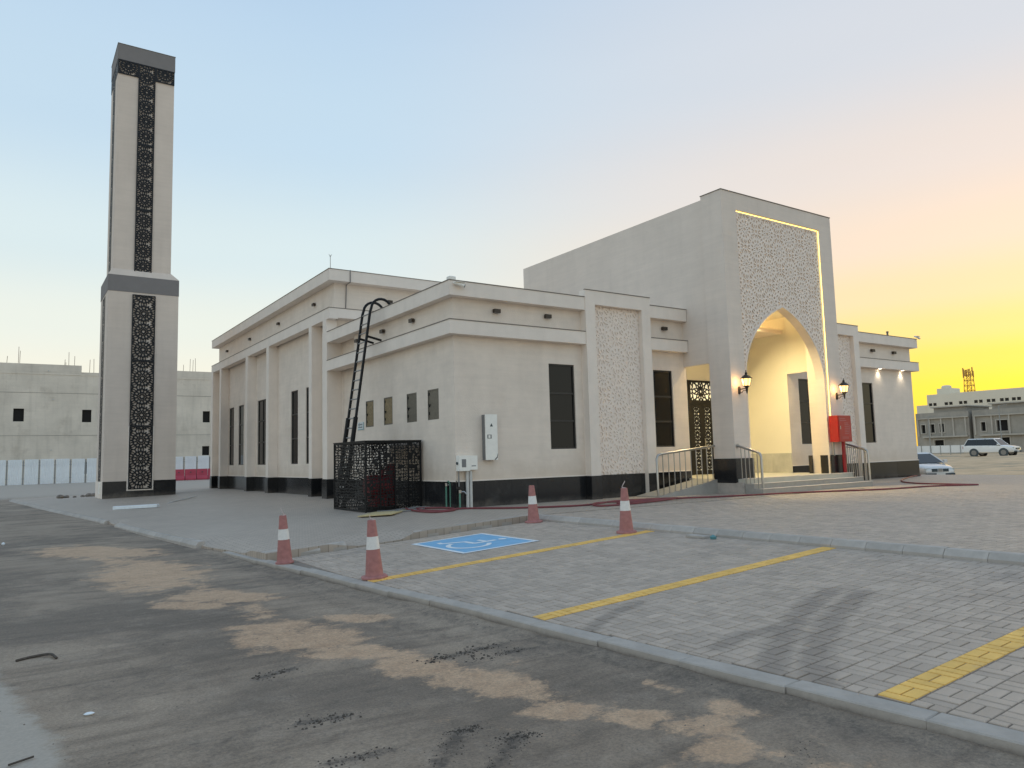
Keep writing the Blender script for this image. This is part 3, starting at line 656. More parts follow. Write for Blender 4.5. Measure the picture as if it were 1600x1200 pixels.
for x in np.arange(-.32+.23, -3.6, -KL): stone(kmesh, x, -4.25, zp(x), 0, -math.atan(.051))
for x in (-5.75, -6.39, -7.0): stone(kmesh, x, -4.25+.02*(x+5.75)-.35*max(0, -6.5-x)**1*-1, zp(x), -.10 if x < -6.2 else 0, -math.atan(.051))
def run(me, y0, y1, ln, zf, off=0):
    y = y0
    while y < y1:
        x = edge(y)+off; x2 = edge(y+ln); an = math.atan2(1, (edge(y+ln/2)-edge(y-ln/2))/ln); stone(me, x, y, zf(x, y), an-math.pi, 0); y += ln*math.sin(an)
run(k1, -28, -1.8, 1.17, lambda x, y: zp(x+.15) if y < -4 else max(zp(x+.15), zr(y)+.06), 0)
run(kmesh, .4, 9.2, KL, lambda x, y: zs(x, y)-.14)
run(kmesh, 11.0, 36, KL, lambda x, y: zs(x, y)-.14)

# ================================================================== MOSQUE
W = 28.77; CXM = W/2; ZP = .85
H1, H1B, H2, H2B = 7.44, 6.96, 6.14, 5.68; OV = .30
YN, YF = 11.15, 34.55; XH = -.10; HF, HFB, HR, HRB = 8.64, 8.15, 10.46, 9.94
WZ0, WZ1 = 1.85, 4.92
mq = tag(empty('mosque', (0, 0, 0)), 'low beige plastered mosque with black plinth and tall arched entrance portal', 'mosque')
wing = hall = portal = mq      # one building: thing > part > sub-part
PIN0, PIN1 = 11.02, 17.75      # porch interior
# --- wing walls
wb = MB()
front_holes = [(3.91, 5.09, WZ0, WZ1), (9.12, 10.19, WZ0, WZ1), (W-10.19, W-9.12, WZ0, WZ1), (W-5.09, W-3.91, WZ0, WZ1), (PIN0, PIN1, 0, 7.2)]
walls(wb, 'y', 0, 0, W, 0, 7.2, front_holes[:4] + [(PIN0, PIN1, 0, 7.2)], .10)
hat = [(1.08, 1.88, 2.96, 4.01), (2.72, 3.52, 2.96, 4.01), (4.74, 5.52, 2.97, 4.03), (6.50, 7.28, 2.97, 4.03)]
walls(wb, 'x', 0, 0, 8.45, 0, 7.2, hat, .06)
wb.quad((0, 8.45, 0), (.42, 8.45, 0), (.42, 8.45, 7.2), (0, 8.45, 7.2)); wb.quad((.42, 8.45, 0), (.42, 11.2, 0), (.42, 11.2, 7.2), (.42, 8.45, 7.2))
wb.quad((W, 0, 0), (W, 11.2, 0), (W, 11.2, 7.2), (W, 0, 7.2))
wb.quad((0, 8.45, 5.9), (.42, 8.45, 5.9), (.42, 11.2, 5.9), (0, 11.2, 5.9))
wb.build('wall', 'plaster', wing, recalc=False)
box('roof', 'plaster', wing, .1, W-.1, .1, 11.1, 7.0, 7.15)
# --- wing bands (upper parapet and lower canopy), cut where the pattern pilasters stand
PIL = [(5.45, 8.76), (W-8.76, W-5.45)]
def band(parent, z0, z1, name):
    xs = [(-OV, PIL[0][0]), (PIL[0][1], 10.86), (17.93, PIL[1][0]), (PIL[1][1], W+OV)]
    for a, b in xs: box(name, 'plaster_light', parent, a, b, -OV, .30, z0, z1)
    box(name, 'plaster_light', parent, -OV, .28, .302, 10.9, z0+.001, z1-.001)
    box(name, 'plaster_light', parent, W-.28, W+OV, .302, 11.0, z0+.001, z1-.001)
    for a, b in xs: box('flashing', 'flashing', parent, a-.012, b+.012, -OV-.018, -OV+.06, z1+.002, z1+.030)
    box('flashing', 'flashing', parent, -OV-.018, -OV+.06, -OV+.065, 10.9, z1+.002, z1+.029)
    box('flashing', 'flashing', parent, W+OV-.06, W+OV+.018, -OV+.065, 11.0, z1+.002, z1+.029)
band(wing, H1B, H1, 'parapet'); band(wing, H2B, H2, 'canopy')
# far leg of the side frame
box('pilaster', 'plaster_light', wing, -OV+.002, .44, 10.902, 11.5, ZP, H1+.02)
box('corner_bead', 'plaster_light', wing, .40, .44, 10.80, 10.90, ZP, H2B)
# --- windows of the wing
for (a, b, c, d) in front_holes[:4]: window(wing, 'y', 0, a, b, c, d, (.33, .655))
# --- patterned pilasters
for (a, b) in PIL:
    p = empty('pattern_pilaster'); p.parent = wing
    m = MB(); f = .46
    m.box(a, a+f, -.34, .0, 0, 7.72); m.box(b-f, b, -.34, 0, 0, 7.72); m.box(a+f, b-f, -.34, 0, 7.20, 7.72); m.build('frame', 'plaster_light', p)
    box('flashing', 'flashing', p, a-.015, b+.015, -.36, -.28, 7.722, 7.75)
    u0, u1, v0, v1 = a+f, b-f, ZP+.01, 7.20
    m = MB(); m.box(u0, u1, -.10, -.002, v0, v1); m.build('backing', 'lattice_white', p)
    m = MB(); straps(m, clip(lattice_square(u0, u1, v0, v1, 1.03, (u0+u1)/2, 2.35, True), u0+.02, u1-.02, v0+.02, v1-.02), PY(-.10), .062, 0, .034)
    m.build('lattice', 'lattice_white', p, recalc=False)
# --- black granite plinth, slab by slab
def slabs(parent, plane, pos, u0, u1, z0, z1, th=.03, ln=1.15):
    n = max(1, round((u1-u0)/ln)); d = (u1-u0)/n
    for i in range(n):
        a, b = u0+i*d+.003, u0+(i+1)*d-.003; k = random.uniform(0, .003)
        if plane == 'y': box('granite_slab', 'granite', parent, a, b, pos-th-k, pos, z0, z1)
        else: box('granite_slab', 'granite', parent, pos-th-k, pos, a, b, z0, z1)
GB = -.25
for a, b in ((0-.03, PIL[0][0]), (PIL[0][1], PIN0), (PIN1, PIL[1][0]), (PIL[1][1], W+.03)): slabs(wing, 'y', 0, a, b, GB, ZP)
for a, b in PIL:
    slabs(wing, 'y', -.34, a-.03, a+.46, GB, ZP, ln=.6); slabs(wing, 'y', -.34, b-.46, b+.03, GB, ZP, ln=.6); slabs(wing, 'y', -.11, a+.46, b-.46, GB, ZP)
    slabs(wing, 'x', a-.002, -.34, -.035, GB, ZP); box('granite_slab', 'granite', wing, b-.03, b+.03, -.34, -.035, GB, ZP)
slabs(wing, 'x', 0, 0, 8.45, GB, ZP); slabs(wing, 'x', -OV, 10.9, 11.52, GB, ZP, ln=.7); slabs(wing, 'y', 10.9, -OV-.03, .44, GB, ZP, ln=.8)
slabs(wing, 'x', .42, 8.45, 10.86, GB, ZP)
box('granite_slab', 'granite', wing, W, W+.03, 0, 11, GB, ZP)
for a, b in ((0-.04, PIL[0][0]), (PIL[0][1], PIN0), (PIN1, PIL[1][0]), (PIL[1][1], W+.04)): box('plinth_trim', 'plaster_light', wing, a, b, -.045, 0, ZP+.003, ZP+.04)
box('plinth_trim', 'plaster_light', wing, -.045, 0, -.045, 8.45, ZP+.002, ZP+.039)

# --- prayer hall
hb = MB(); XR = .42
hall_w = [(30.2, 31.5, 1.57, 5.42), (27.75, 29.06, 1.57, 5.42), (22.74, 24.62, 1.55, 5.40), (17.10, 18.25, 1.55, 5.41), (14.65, 15.85, 1.55, 5.40)]
walls(hb, 'x', XR, 11.5, YF-.1, 0, HFB+.1, hall_w, .10)
XU, YU = .32, YN+.45
hb.quad((XU, YU, HF-.3), (XU, YF-.4, HF-.3), (XU, YF-.4, HRB+.1), (XU, YU, HRB+.1))
hb.quad((XU, YU, 7), (W-.3, YU, 7), (W-.3, YU, HRB+.1), (XU, YU, HRB+.1))
hb.quad((XR, YF-.1, 0), (W, YF-.1, 0), (W, YF-.1, HRB+.1), (XR, YF-.1, HRB+.1))
hb.quad((W, 11, 0), (W, YF, 0), (W, YF, HRB+.1), (W, 11, HRB+.1))
hb.build('wall', 'plaster', hall, recalc=False)
box('roof', 'plaster_light', hall, XH, W+.1, YN, YF, HRB, HR)
box('flashing', 'flashing', hall, XH-.018, XH+.07, YN-.018, YF+.018, HR+.002, HR+.03); box('flashing', 'flashing', hall, XH+.072, W+.1, YN-.018, YN+.07, HR+.002, HR+.03)
box('frame_band', 'plaster_light', hall, XH, XU-.002, YN, YF, HFB, HF)
box('frame_band', 'plaster_light', hall, XU, 12, YN+.001, YU-.002, HFB+.05, HF-.001)
box('flashing', 'flashing', hall, XH-.018, XH+.07, YN-.018, YF+.018, HF+.002, HF+.03); box('flashing', 'flashing', hall, XH+.072, 12, YN-.018, YN+.07, HF+.002, HF+.029)
for a, b in ((34.05, YF), (31.65, 32.1), (24.95, 25.45), (20.55, 21.05), (13.5, 13.92), (11.53, 12.0)):
    p = MB().box(XH, XR-.003, a, b, ZP, HFB-.002).build('pilaster', 'plaster_light', hall)
    slabs(hall, 'x', XH, a-.03, b+.03, GB, ZP, ln=.7); box('granite_slab', 'granite', hall, XH, XR-.035, a-.03, a, GB, ZP)
slabs(hall, 'x', XR, 12.0, 34.0, GB, ZP, ln=1.5)
box('plinth_trim', 'plaster_light', hall, XR-.045, XR-.001, 12.0, 34.0, ZP+.003, ZP+.04)
for i, (a, b, c, d) in enumerate(hall_w): window(hall, 'x', XR, a, b, c, d, (.345, .675), mull=(.5,) if i == 2 else ())

# --- portal
PF, PB = -2.45, -1.42; PX0, PX1, PH = 10.80, 18.10, 11.88; FL = .55
F0, F1, FT = 11.66, 17.22, 11.20
box('pier', 'portal_plaster', portal, PX0, F0, PF, PB, .41, PH); box('pier', 'portal_plaster', portal, F1, PX1, PF, PB, .41, PH)
box('lintel', 'portal_plaster', portal, F0, F1, PF, PB, FT, PH-.001)
box('flashing', 'flashing', portal, PX0-.02, PX1+.02, PF-.02, PF+.10, PH+.002, PH+.035); box('flashing', 'flashing', portal, PX0-.02, PX0+.08, PF+.102, PB+.02, PH+.002, PH+.034)
ZO = 5.10
m = MB()
for x0, x1 in ((10.89, 11.01), (17.76, 17.90)):
    m.box(x0, x1, PB+.001, 11.2, ZO, 11.78)
m.box(11.01, 17.76, 10.9, 11.2, 7, 11.78); m.box(11.01, 17.76, PB+.001, 11.2, 11.5, 11.77); m.build('upper_wall', 'portal_plaster', portal)
AX0, AX1, ASP, AAP = 11.84, 17.0, 4.6, 7.5; ACX = (AX0+AX1)/2; AH = (AX1-AX0)/2
def arch_pts(n=22):
    P0, P1, P2, P3 = (0, ASP), (.10, 6.0), (1.25, 7.05), (AH, AAP); pts = []
    for i in range(n+1):
        t = i/n; b = [(1-t)**3, 3*t*(1-t)**2, 3*t*t*(1-t), t**3]
        pts.append((sum(b[k]*q[0] for k, q in enumerate((P0, P1, P2, P3))), sum(b[k]*q[1] for k, q in enumerate((P0, P1, P2, P3)))))
    return pts
AP = arch_pts(); axs = [p[0] for p in AP]; azs = [p[1] for p in AP]
def in_arch(p, mrg=.06):
    d = AH-abs(p[0]-ACX)+mrg
    if d <= 0: return False
    return p[1] < np.interp(d, axs, azs)+mrg*.6
curve = [(AX0+x, z) for x, z in AP] + [(AX1-x, z) for x, z in AP[-2::-1]]
curve = [(AX0, FL)] + curve + [(AX1, FL)]
IF, IB = -2.30, -1.95
m = MB()
for y in (IF, IB-.002):
    m.quad((F0, y, FL), (AX0, y, FL), (AX0, y, FT), (F0, y, FT)); m.quad((AX1, y, FL), (F1, y, FL), (F1, y, FT), (AX1, y, FT))
    for a, b in zip(curve[1:-2], curve[2:-1]): m.quad((a[0], y, a[1]), (b[0], y, b[1]), (b[0], y, FT), (a[0], y, FT))
m.build('infill_wall', 'lattice_white', portal, recalc=False)
m = MB()
for a, b in zip(curve[:-1], curve[1:]): m.quad((a[0], IF-.07, a[1]), (b[0], IF-.07, b[1]), (b[0], IB, b[1]), (a[0], IB, a[1]))
m.build('arch_soffit', 'portal_plaster', portal, recalc=False)
m = MB()
for a, b in zip(curve[:-1], curve[1:]):          # narrow edge moulding round the arch
    q = []
    for (x, z) in (a, b):
        d = Vector((x-ACX, 0, (z-4.0) if z > ASP else 0)).normalized(); q.append((x+d.x*.07, z+d.z*.07))
    m.quad((a[0], IF-.075, a[1]), (b[0], IF-.075, b[1]), (q[1][0], IF-.075, q[1][1]), (q[0][0], IF-.075, q[0][1])); m.quad((q[0][0], IF-.075, q[0][1]), (q[1][0], IF-.075, q[1][1]), (q[1][0], IF, q[1][1]), (q[0][0], IF, q[0][1]))
m.build('arch_moulding', 'plaster_light', portal, recalc=False)
m = MB(); g = .07
straps(m, clip(lattice_square(F0, F1, 1.3, FT, 1.02, ACX, 8.35, True), F0+g, F1-g, 1.36, FT-g, in_arch), PY(IF), .054, 0, .055)
for a_, b_, c_, d_ in ((F0+g, F1-g, FT-g-.03, FT-g+.03), (F1-g-.03, F1-g+.03, 1.36, FT-g-.03), (F0+g-.03, F0+g+.03, 1.36, FT-g-.03)): m.box(a_, b_, IF-.06, IF, c_, d_)
m.build('lattice', 'lattice_white', portal, recalc=False)
lt = empty('light_strip'); lt.parent = portal
box('strip', 'led', lt, F0+.01, F1-.01, IF-.045, IF-.02, FT-.018, FT-.006); box('strip', 'led', lt, F1-.018, F1-.006, IF-.11, IF-.08, 3.0, FT-.04); box('strip', 'led', lt, F0+.006, F0+.024, IF-.05, IF-.02, 1.4, FT-.04)
# pier plinths
for a, b in ((PX0, AX0+.02), (AX1-.02, PX1)):
    box('granite_slab', 'granite', portal, a-.03, b, PF-.03, PF, .41, 1.33); box('granite_slab', 'granite', portal, a-.03, b, PB, PB+.03, FL, 1.33)
m = MB(); m.box(PX0-.03, PX0, PF+.001, PB-.001, .40, 1.329); m.build('granite_slab', 'granite', portal)
box('granite_slab', 'granite', portal, PX1, PX1+.03, PF, PB, .41, 1.33); box('granite_slab', 'granite', portal, AX1-.03, AX1+.002, PF+.16, IB, FL, 1.33); box('granite_slab', 'granite', portal, AX0-.002, AX0+.03, PF+.16, IB, FL, 1.33)
# porch interior
CE = 7.75; BK = 3.0
m = MB()
m.quad((PIN0+.008, -.004, FL), (PIN0+.008, BK, FL), (PIN0+.008, BK, CE), (PIN0+.008, -.004, CE)); m.quad((PIN1-.008, -.004, FL), (PIN1-.008, BK, FL), (PIN1-.008, BK, CE), (PIN1-.008, -.004, CE))
DX0, DX1, DZ1 = 12.72, 16.08, 5.0
for q in ((PIN0, DX0, FL, CE), (DX1, PIN1, FL, CE), (DX0, DX1, DZ1, CE)): m.quad((q[0], BK, q[2]), (q[1], BK, q[2]), (q[1], BK, q[3]), (q[0], BK, q[3]))
m.quad((PIN0, IB, CE), (PIN1, IB, CE), (PIN1, BK, CE), (PIN0, BK, CE))
m.quad((PIN0-.004, PB, ZO), (PIN0-.004, 0, ZO), (PIN0-.004, 0, CE), (PIN0-.004, PB, CE)); m.quad((PIN1+.004, PB, ZO), (PIN1+.004, 0, ZO), (PIN1+.004, 0, CE), (PIN1+.004, PB, CE))
m.quad((PIN0, IB+.01, 7.52), (PIN1, IB+.01, 7.52), (PIN1, IB+.01, CE), (PIN0, IB+.01, CE))
m.build('porch_lining', 'cream_wall', portal, recalc=False)
for i, (a, b) in enumerate(((0, 1.0), (1.0, 2.0), (2.0, BK))): box('marble_panel', 'marble', portal, PIN1-.04, PIN1-.010, a+.004, b-.004, FL, 1.45); box('marble_panel', 'marble', portal, PIN0+.010, PIN0+.04, a+.004, b-.004, FL, 1.45)
for a, b in ((PIN0+.03, DX0), (DX1, PIN1-.03)): box('marble_panel', 'marble', portal, a, b, BK-.03, BK-.001, FL, 1.45)
# doors: two double doors with star lattice
for dx in (DX0, (DX0+DX1)/2):
    d = empty('double_door'); d.parent = portal; e = dx+(DX1-DX0)/2; t = .10
    m = MB(); m.box(dx, dx+t, BK-.04, BK+.08, FL, DZ1); m.box(e-t, e, BK-.04, BK+.08, FL, DZ1); m.box(dx+t, e-t, BK-.039, BK+.08, DZ1-t, DZ1); m.box(dx+t, e-t, BK-.039, BK+.08, 3.86, 4.06); m.build('frame', 'door_metal', d)
    box('transom_backing', 'door_backing', d, dx+t, e-t, BK+.02, BK+.04, 4.06, DZ1-t)
    m = MB(); straps(m, clip(lattice_square(dx+t, e-t, 4.06, DZ1-t, .95, (dx+e)/2, 4.48), dx+t, e-t, 4.06, DZ1-t), PY(BK+.02), .05, 0, .03); m.build('transom_lattice', 'door_metal', d, recalc=False)
    mid = (dx+e)/2
    for a, b in ((dx+t+.004, mid-.003), (mid+.003, e-t-.004)):
        lf = d; s_ = .17
        m = MB(); m.box(a, a+s_, BK-.02, BK+.05, FL+.01, 3.855); m.box(b-s_, b, BK-.02, BK+.05, FL+.01, 3.855); m.box(a+s_, b-s_, BK-.019, BK+.05, FL+.01, FL+.2); m.box(a+s_, b-s_, BK-.019, BK+.05, 3.72, 3.855); m.build('leaf_frame', 'door_metal', lf)
        box('leaf_glazing', 'door_backing', lf, a+s_, b-s_, BK+.02, BK+.04, FL+.2, 3.72)
        m = MB(); straps(m, clip(lattice_hex(a+s_, b-s_, FL+.2, 3.72, .66, (a+b)/2, 1.1), a+s_, b-s_, FL+.2, 3.72), PY(BK+.02), .035, 0, .03); m.build('leaf_lattice', 'door_metal', lf, recalc=False)
    box('handle', 'steel', d, mid+.05, mid+.09, BK-.08, BK-.05, 1.75, 2.25)
# podium, steps, ramps
pod = empty('entrance_steps'); pod.parent = portal
box('floor', 'floor_tile', pod, 10.86, 18.05, -2.78, BK, -.1, FL)
for y0, y1, z in ((-3.18, -2.782, .37), (-3.58, -3.182, .19)): box('step', 'step_stone', pod, 10.86, 18.05, y0, y1, -.1, z)
for y0, z in ((-2.78, FL), (-3.18, .37), (-3.58, .19)): box('nosing', 'plaster_light', pod, 10.85, 18.06, y0-.025, y0+.06, z+.002, z+.022)
m = MB(); m.box(10.78, 10.857, -2.78, -.36, -.1, .42); m.build('side_kerb', 'kerb', pod)
for sgn in (1, -1):
    r_ = empty('ramp'); r_.parent = portal; f = (lambda x: x) if sgn > 0 else (lambda x: W-x+.1)
    m = MB(); xa, xb = f(7.6), f(10.85)
    for yy in (-1.55, -.36): m.v += [(xa, yy, -.1), (xb, yy, -.1), (xb, yy, .54), (xa, yy, .03)]
    m.f += [(0, 1, 2, 3), (7, 6, 5, 4), (3, 2, 6, 7), (0, 3, 7, 4), (1, 5, 6, 2), (0, 4, 5, 1)]; m.build('slope', 'step_stone', r_)
    rl = empty('handrail'); rl.parent = mq
    m = MB(); P = [(f(7.64), -1.46, .05), (f(7.64), -1.46, 1.40), (f(7.70), -1.46, 1.52), (f(7.85), -1.46, 1.57), (f(10.80), -1.46, 1.83), (f(10.86), -1.43, 1.835)]
    m.tube(P, .045, 10); m.disc((f(10.84), -1.43, 1.835), (0, 1, 0), .085, .01); m.build('top_rail', 'steel', rl, smooth=True)
    for k in range(1, 11):
        x = 7.64+k*.30; zb = .03+(x-7.6)/3.25*.51; zt = 1.56+(x-7.85)/2.95*.26
        MB().tube([(f(x), -1.46, zb), (f(x), -1.46, zt)], .018, 8).lathe([(.04, zb), (.04, zb+.02)], f(x), -1.46, 10).build('baluster', 'steel', rl, smooth=True)
for xx in (10.93, 17.98):
    rl = empty('handrail'); rl.parent = mq
    m = MB(); m.tube([(xx, PF-.03, 1.80), (xx, -2.62, 1.76), (xx, -3.35, 1.56), (xx, -3.47, 1.49), (xx, -3.52, 1.36), (xx, -3.53, .19)], .045, 10); m.disc((xx, PF-.035, 1.80), (0, -1, 0), .085, .012); m.build('top_rail', 'steel', rl, smooth=True)
    for k in range(5):
        y = -2.62-k*.18; zb = FL if y > -2.78 else (.37 if y > -3.18 else .19)
        MB().tube([(xx, y, zb), (xx, y, 1.80+(y+2.45)*.265)], .018, 8).build('baluster', 'steel', rl, smooth=True)
# porch ceiling downlights (lit) and soffit lights of the far wing (lit)
def spot(parent, loc, energy, size, blend, colr, target=(0, 0, -1), rad=.05):
    l = bpy.data.lights.new('lamp', 'SPOT'); l.energy = energy; l.spot_size = R(size); l.spot_blend = blend; l.color = colr; l.shadow_soft_size = rad
    o = bpy.data.objects.new('lamp', l); col.objects.link(o); o.parent = parent; o.location = loc; o.rotation_euler = Vector(target).to_track_quat('-Z', 'Y').to_euler(); return o
WARM = (1, .80, .40)
for x, y, e in ((12.9, 2.6, 110), (14.0, 2.6, 110), (15.1, 2.6, 110), (16.2, 2.6, 110), (12.6, .9, 190), (14.4, .9, 190), (16.0, .9, 190), (13.4, -.7, 190), (15.2, -.7, 190)):
    d = empty('downlight', (x, y, CE)); d.parent = portal
    MB().lathe([(.10, -.012), (.13, -.012), (.13, .0)], n=16, cap=False).build('trim', 'plaster_light', d); MB().lathe([(.0, -.008), (.10, -.008)], n=16, cap=False).build('lens', 'downlight', d)
    spot(d, (0, 0, -.03), e*3.6, 140, .9, WARM)
for x in (25.45, 27.65):
    d = empty('downlight', (x, -.14, H2B)); d.parent = wing
    MB().lathe([(.09, -.012), (.12, -.012), (.12, .0)], n=16, cap=False).build('trim', 'plaster_light', d); MB().lathe([(.0, -.008), (.09, -.008)], n=16, cap=False).build('lens', 'downlight', d)
    spot(d, (0, 0, -.03), 15, 110, .9, (1, .9, .72))

# ================================================================== MINARET
mn = tag(empty('minaret', (-7.45, 27.5, 0)), 'tall square beige minaret with black star lattice strip on each face', 'minaret')
mx0, mx1, my0, my1 = 0, 3.84, 0, 3.84
box('shaft', 'minaret_plaster', mn, 0, 3.84, 0, 3.84, -.3, 12.0)
box('belt', 'grey_band', mn, -.02, 3.86, -.02, 3.86, 12.002, 12.98)
m = MB(); a, b = (-.04, 3.84), (.22, 3.44)
lo = [(-.02, -.02), (3.86, -.02), (3.86, 3.86), (-.02, 3.86)]; hi = [(.21, .22), (3.44, .22), (3.44, 3.62), (.21, 3.62)]
m.v = [(x, y, 12.982) for x, y in lo] + [(x, y, 13.40) for x, y in hi]; m.f = [(0, 1, 5, 4), (1, 2, 6, 5), (2, 3, 7, 6), (3, 0, 4, 7), (4, 5, 6, 7)]; m.build('shoulder', 'minaret_plaster', mn)
box('upper_shaft', 'minaret_plaster', mn, .25, 3.42, .26, 3.58, 13.0, 26.6)
box('cap', 'grey_band', mn, .22, 3.45, .20, 3.61, 26.45, 27.44); box('flashing', 'flashing', mn, .20, 3.47, .18, 3.63, 27.442, 27.47)
slabs(mn, 'y', 0, -.03, 1.20, -.3, .82, .03, 1.3); slabs(mn, 'y', 0, 2.64, 3.87, -.3, .82, .03, 1.3); slabs(mn, 'y', 0, 1.20, 2.64, -.3, .25, .03, 2)
box('granite_slab', 'plaster_light', mn, -.03, 0, .001, 3.84, -.3, .82)
box('granite_slab', 'granite', mn, 3.84, 3.87, 0, 3.84, -.3, .82)
def screen(P, u0, u1, v0, v1, a, frame=.06, wd=.050, edge_white=False):
    s_ = empty('lattice_screen'); s_.parent = mn
    m = MB(); border(m, u0, u1, v0, v1, frame, P, .02, .075); straps(m, clip(lattice_hex(u0, u1, v0, v1, a, (u0+u1)/2, v0+a*.62), u0+frame, u1-frame, v0+frame, v1-frame), P, wd, .02, .06)
    m.build('lattice', 'lattice_black', s_, recalc=False)
    if edge_white:
        m = MB(); border(m, u0-.07, u1+.07, v0-.07, v1+.0, .065, P, .0, .05); m.build('surround', 'plaster_light', s_)
    return s_
fp_, fx = PY(-.0), PX(-.0)
screen(PY(-.002), 1.29, 2.55, .33, 4.0, 1.09, edge_white=True); screen(PY(-.002), 1.29, 2.55, 4.005, 7.9, 1.09); screen(PY(-.002), 1.29, 2.55, 7.905, 11.87, 1.09)
screen(PY(.258), 1.38, 2.33, 13.13, 17.2, .94); screen(PY(.258), 1.38, 2.33, 17.205, 21.3, .94); screen(PY(.258), 1.38, 2.33, 21.305, 26.44, .94)
screen(PY(.258), .25, 1.375, 25.55, 26.44, .94); screen(PY(.258), 2.335, 3.42, 25.55, 26.44, .94)
screen(PX(.055), 1.3, 2.55, .33, 11.87, 1.09); screen(PX(.305), 1.45, 2.40, 13.13, 26.44, .94); screen(PX(.305), .27, 1.445, 25.55, 26.44, .94); screen(PX(.305), 2.405, 3.57, 25.55, 26.44, .94)
box('meter_box', 'white_plastic', mn, -.10, -.03, .8, 1.3, .1, .75)

# ================================================================== FIXTURES ON THE MOSQUE
# access hatches set in the side wall
for i, (a, b, c, d) in enumerate(hat):
    h = empty('access_hatch'); h.parent = wing
    m = MB(); border(m, a, b, c, d, .045, PX(.06), .0, .055); m.build('frame', 'hatch', h)
    MB().box(.022, .05, a+.047, b-.047, c+.047, d-.047).build('door', 'hatch' if i < 2 else 'hatch_gold', h)
    m = MB()
    for z in (c+.18, d-.2): m.box(.004, .02, b-.10, b-.03, z, z+.10)
    m.build('hinge', 'black_metal', h)
    MB().box(-.02, .018, b-.16, b-.06, (c+d)/2-.02, (c+d)/2+.02).disc((.0, b-.10, (c+d)/2-.05), (1, 0, 0), .03, .02, 10).build('handle', 'black_metal', h)
# wall plaque with two lines of script
pl = empty('wall_plaque', (0, 7.78, 3.04)); tag(pl, 'small white plaque with two lines of script beside the ladder', 'sign')
MB().box(-.02, -.002, -.33, .31, -.16, .17).build('plate', 'sign_white', pl)
MB().box(-.024, -.021, -.31, -.27, -.15, .16).box(-.024, -.021, -.265, .26, -.15, -.125).build('frame_line', 'sign_teal', pl)
m = MB()
for row, z in ((0, .06), (1, -.05)):
    u = .24
    for wd, up in ((.07, .05), (.03, .09), (.10, .03), (.05, .06), (.08, .04)):
        m.box(-.025, -.021, u-wd, u, z-.012, z+.012); m.box(-.0255, -.0212, u-wd, u-wd+.02, z-.01, z+up); u -= wd+.02
m.build('script', 'ink', pl)
# ladder leaning on the parapet
ld = tag(empty('ladder', (-1.62, 5.45, -.08)), 'black steel ladder hooked over the side parapet behind the perforated enclosure', 'ladder')
def lz(z): return (-.72-(-1.46))*((z-2.45)/4.95) + (-1.46)       # x of the stile at height z
for yy in (5.08, 5.82):
    pts = [(lz(0), yy, -.08), (lz(7.3), yy, 7.3)] + [(lz(7.3)+.05+.43*(1-math.cos(t)), yy, 7.42+.42*math.sin(t)) for t in np.linspace(.1, math.pi*.86, 10)]
    MB().tube([(p[0]+1.62, p[1]-5.45, p[2]+.08) for p in pts], .052, 10).build('stile', 'black_metal', ld, smooth=True)
    MB().tube([(lz(z)+1.62, yy-5.45, z+.08) for z in (-.05, 3.25)], .085, 10).build('sleeve', 'black_metal', ld, smooth=True)
    MB().tube([(lz(6.35)+1.62, yy-5.45, 6.43), (-.28+1.62, yy-5.45, 6.30)], .045, 8).build('bracket', 'black_metal', ld)
for k in range(20):
    z = .3+k*.365
    if z > 7.4: break
    MB().tube([(lz(z)+1.62, -.33, z+.08), (lz(z)+1.62, .33, z+.08)], .028, 8).build('rung', 'steel', ld, smooth=True)
# perforated enclosure
en = tag(empty('perforated_enclosure', (-1.15, 3.6, -.06)), 'black perforated metal enclosure standing against the side wall under the ladder', 'enclosure')
X0, X1, Y0, Y1, ZT = -1.05, 1.05, -1.38, 1.5, 2.33
m = MB()
for x in (X0, X1-.05):
    for y in (Y0, Y1-.05): m.box(x, x+.05, y, y+.05, -.05, ZT)
for y in (Y0, Y1-.05):
    m.box(X0+.05, X1-.05, y, y+.05, ZT-.05, ZT); m.box(X0+.05, X1-.05, y, y+.05, -.03, .02)
for x in (X0, X1-.05):
    m.box(x, x+.05, Y0+.05, Y1-.05, ZT-.05, ZT); m.box(x, x+.05, Y0+.05, Y1-.05, -.03, .02)
m.build('frame', 'black_metal', en)
for a, b in ((Y0+.05, -.45), (-.45, .55), (.55, Y1-.05)):
    m = MB(); perforated(m, lambda u, v, d: (X0+.02, u, v), a+.012, b-.012, .02, ZT-.05, .098); m.build('panel', 'black_metal', en, recalc=False)
for a, b in ((X0+.05, -.50), (-.50, .05), (.05, .55), (.55, X1-.05)):
    m = MB(); perforated(m, lambda u, v, d: (u, Y0+.02+(0 if a < -.6 else .01), v), a+.012, b-.012, .02, ZT-.05, .098); m.build('panel', 'black_metal', en, recalc=False)
for x in (-.50, .05, .55): MB().box(x-.02, x+.02, Y0, Y0+.05, .02, ZT-.05).build('post', 'black_metal', en)
m = MB(); perforated(m, lambda u, v, d: (u, Y1-.03, v), X0+.05, X1-.05, .02, ZT-.05, .10); m.build('panel', 'black_metal', en, recalc=False)
MB().box(X0-.02, X1+.02, Y0-.02, Y1+.02, ZT+.002, ZT+.02).build('lid', 'black_metal', en)
pu = tag(empty('pump_set', (-1.45, 2.85, -.06)), 'dark red machine inside the perforated enclosure', 'pump')
MB().box(-.55, .55, -.5, .5, 0, .12).build('skid', 'black_metal', pu)
m = MB(); m.tube([(-.45, -.1, .78), (.30, -.1, .78)], .40, 18); m.box(-.30, .15, -.4, .2, .12, .55); m.build('tank', 'dark_red', pu, smooth=True)
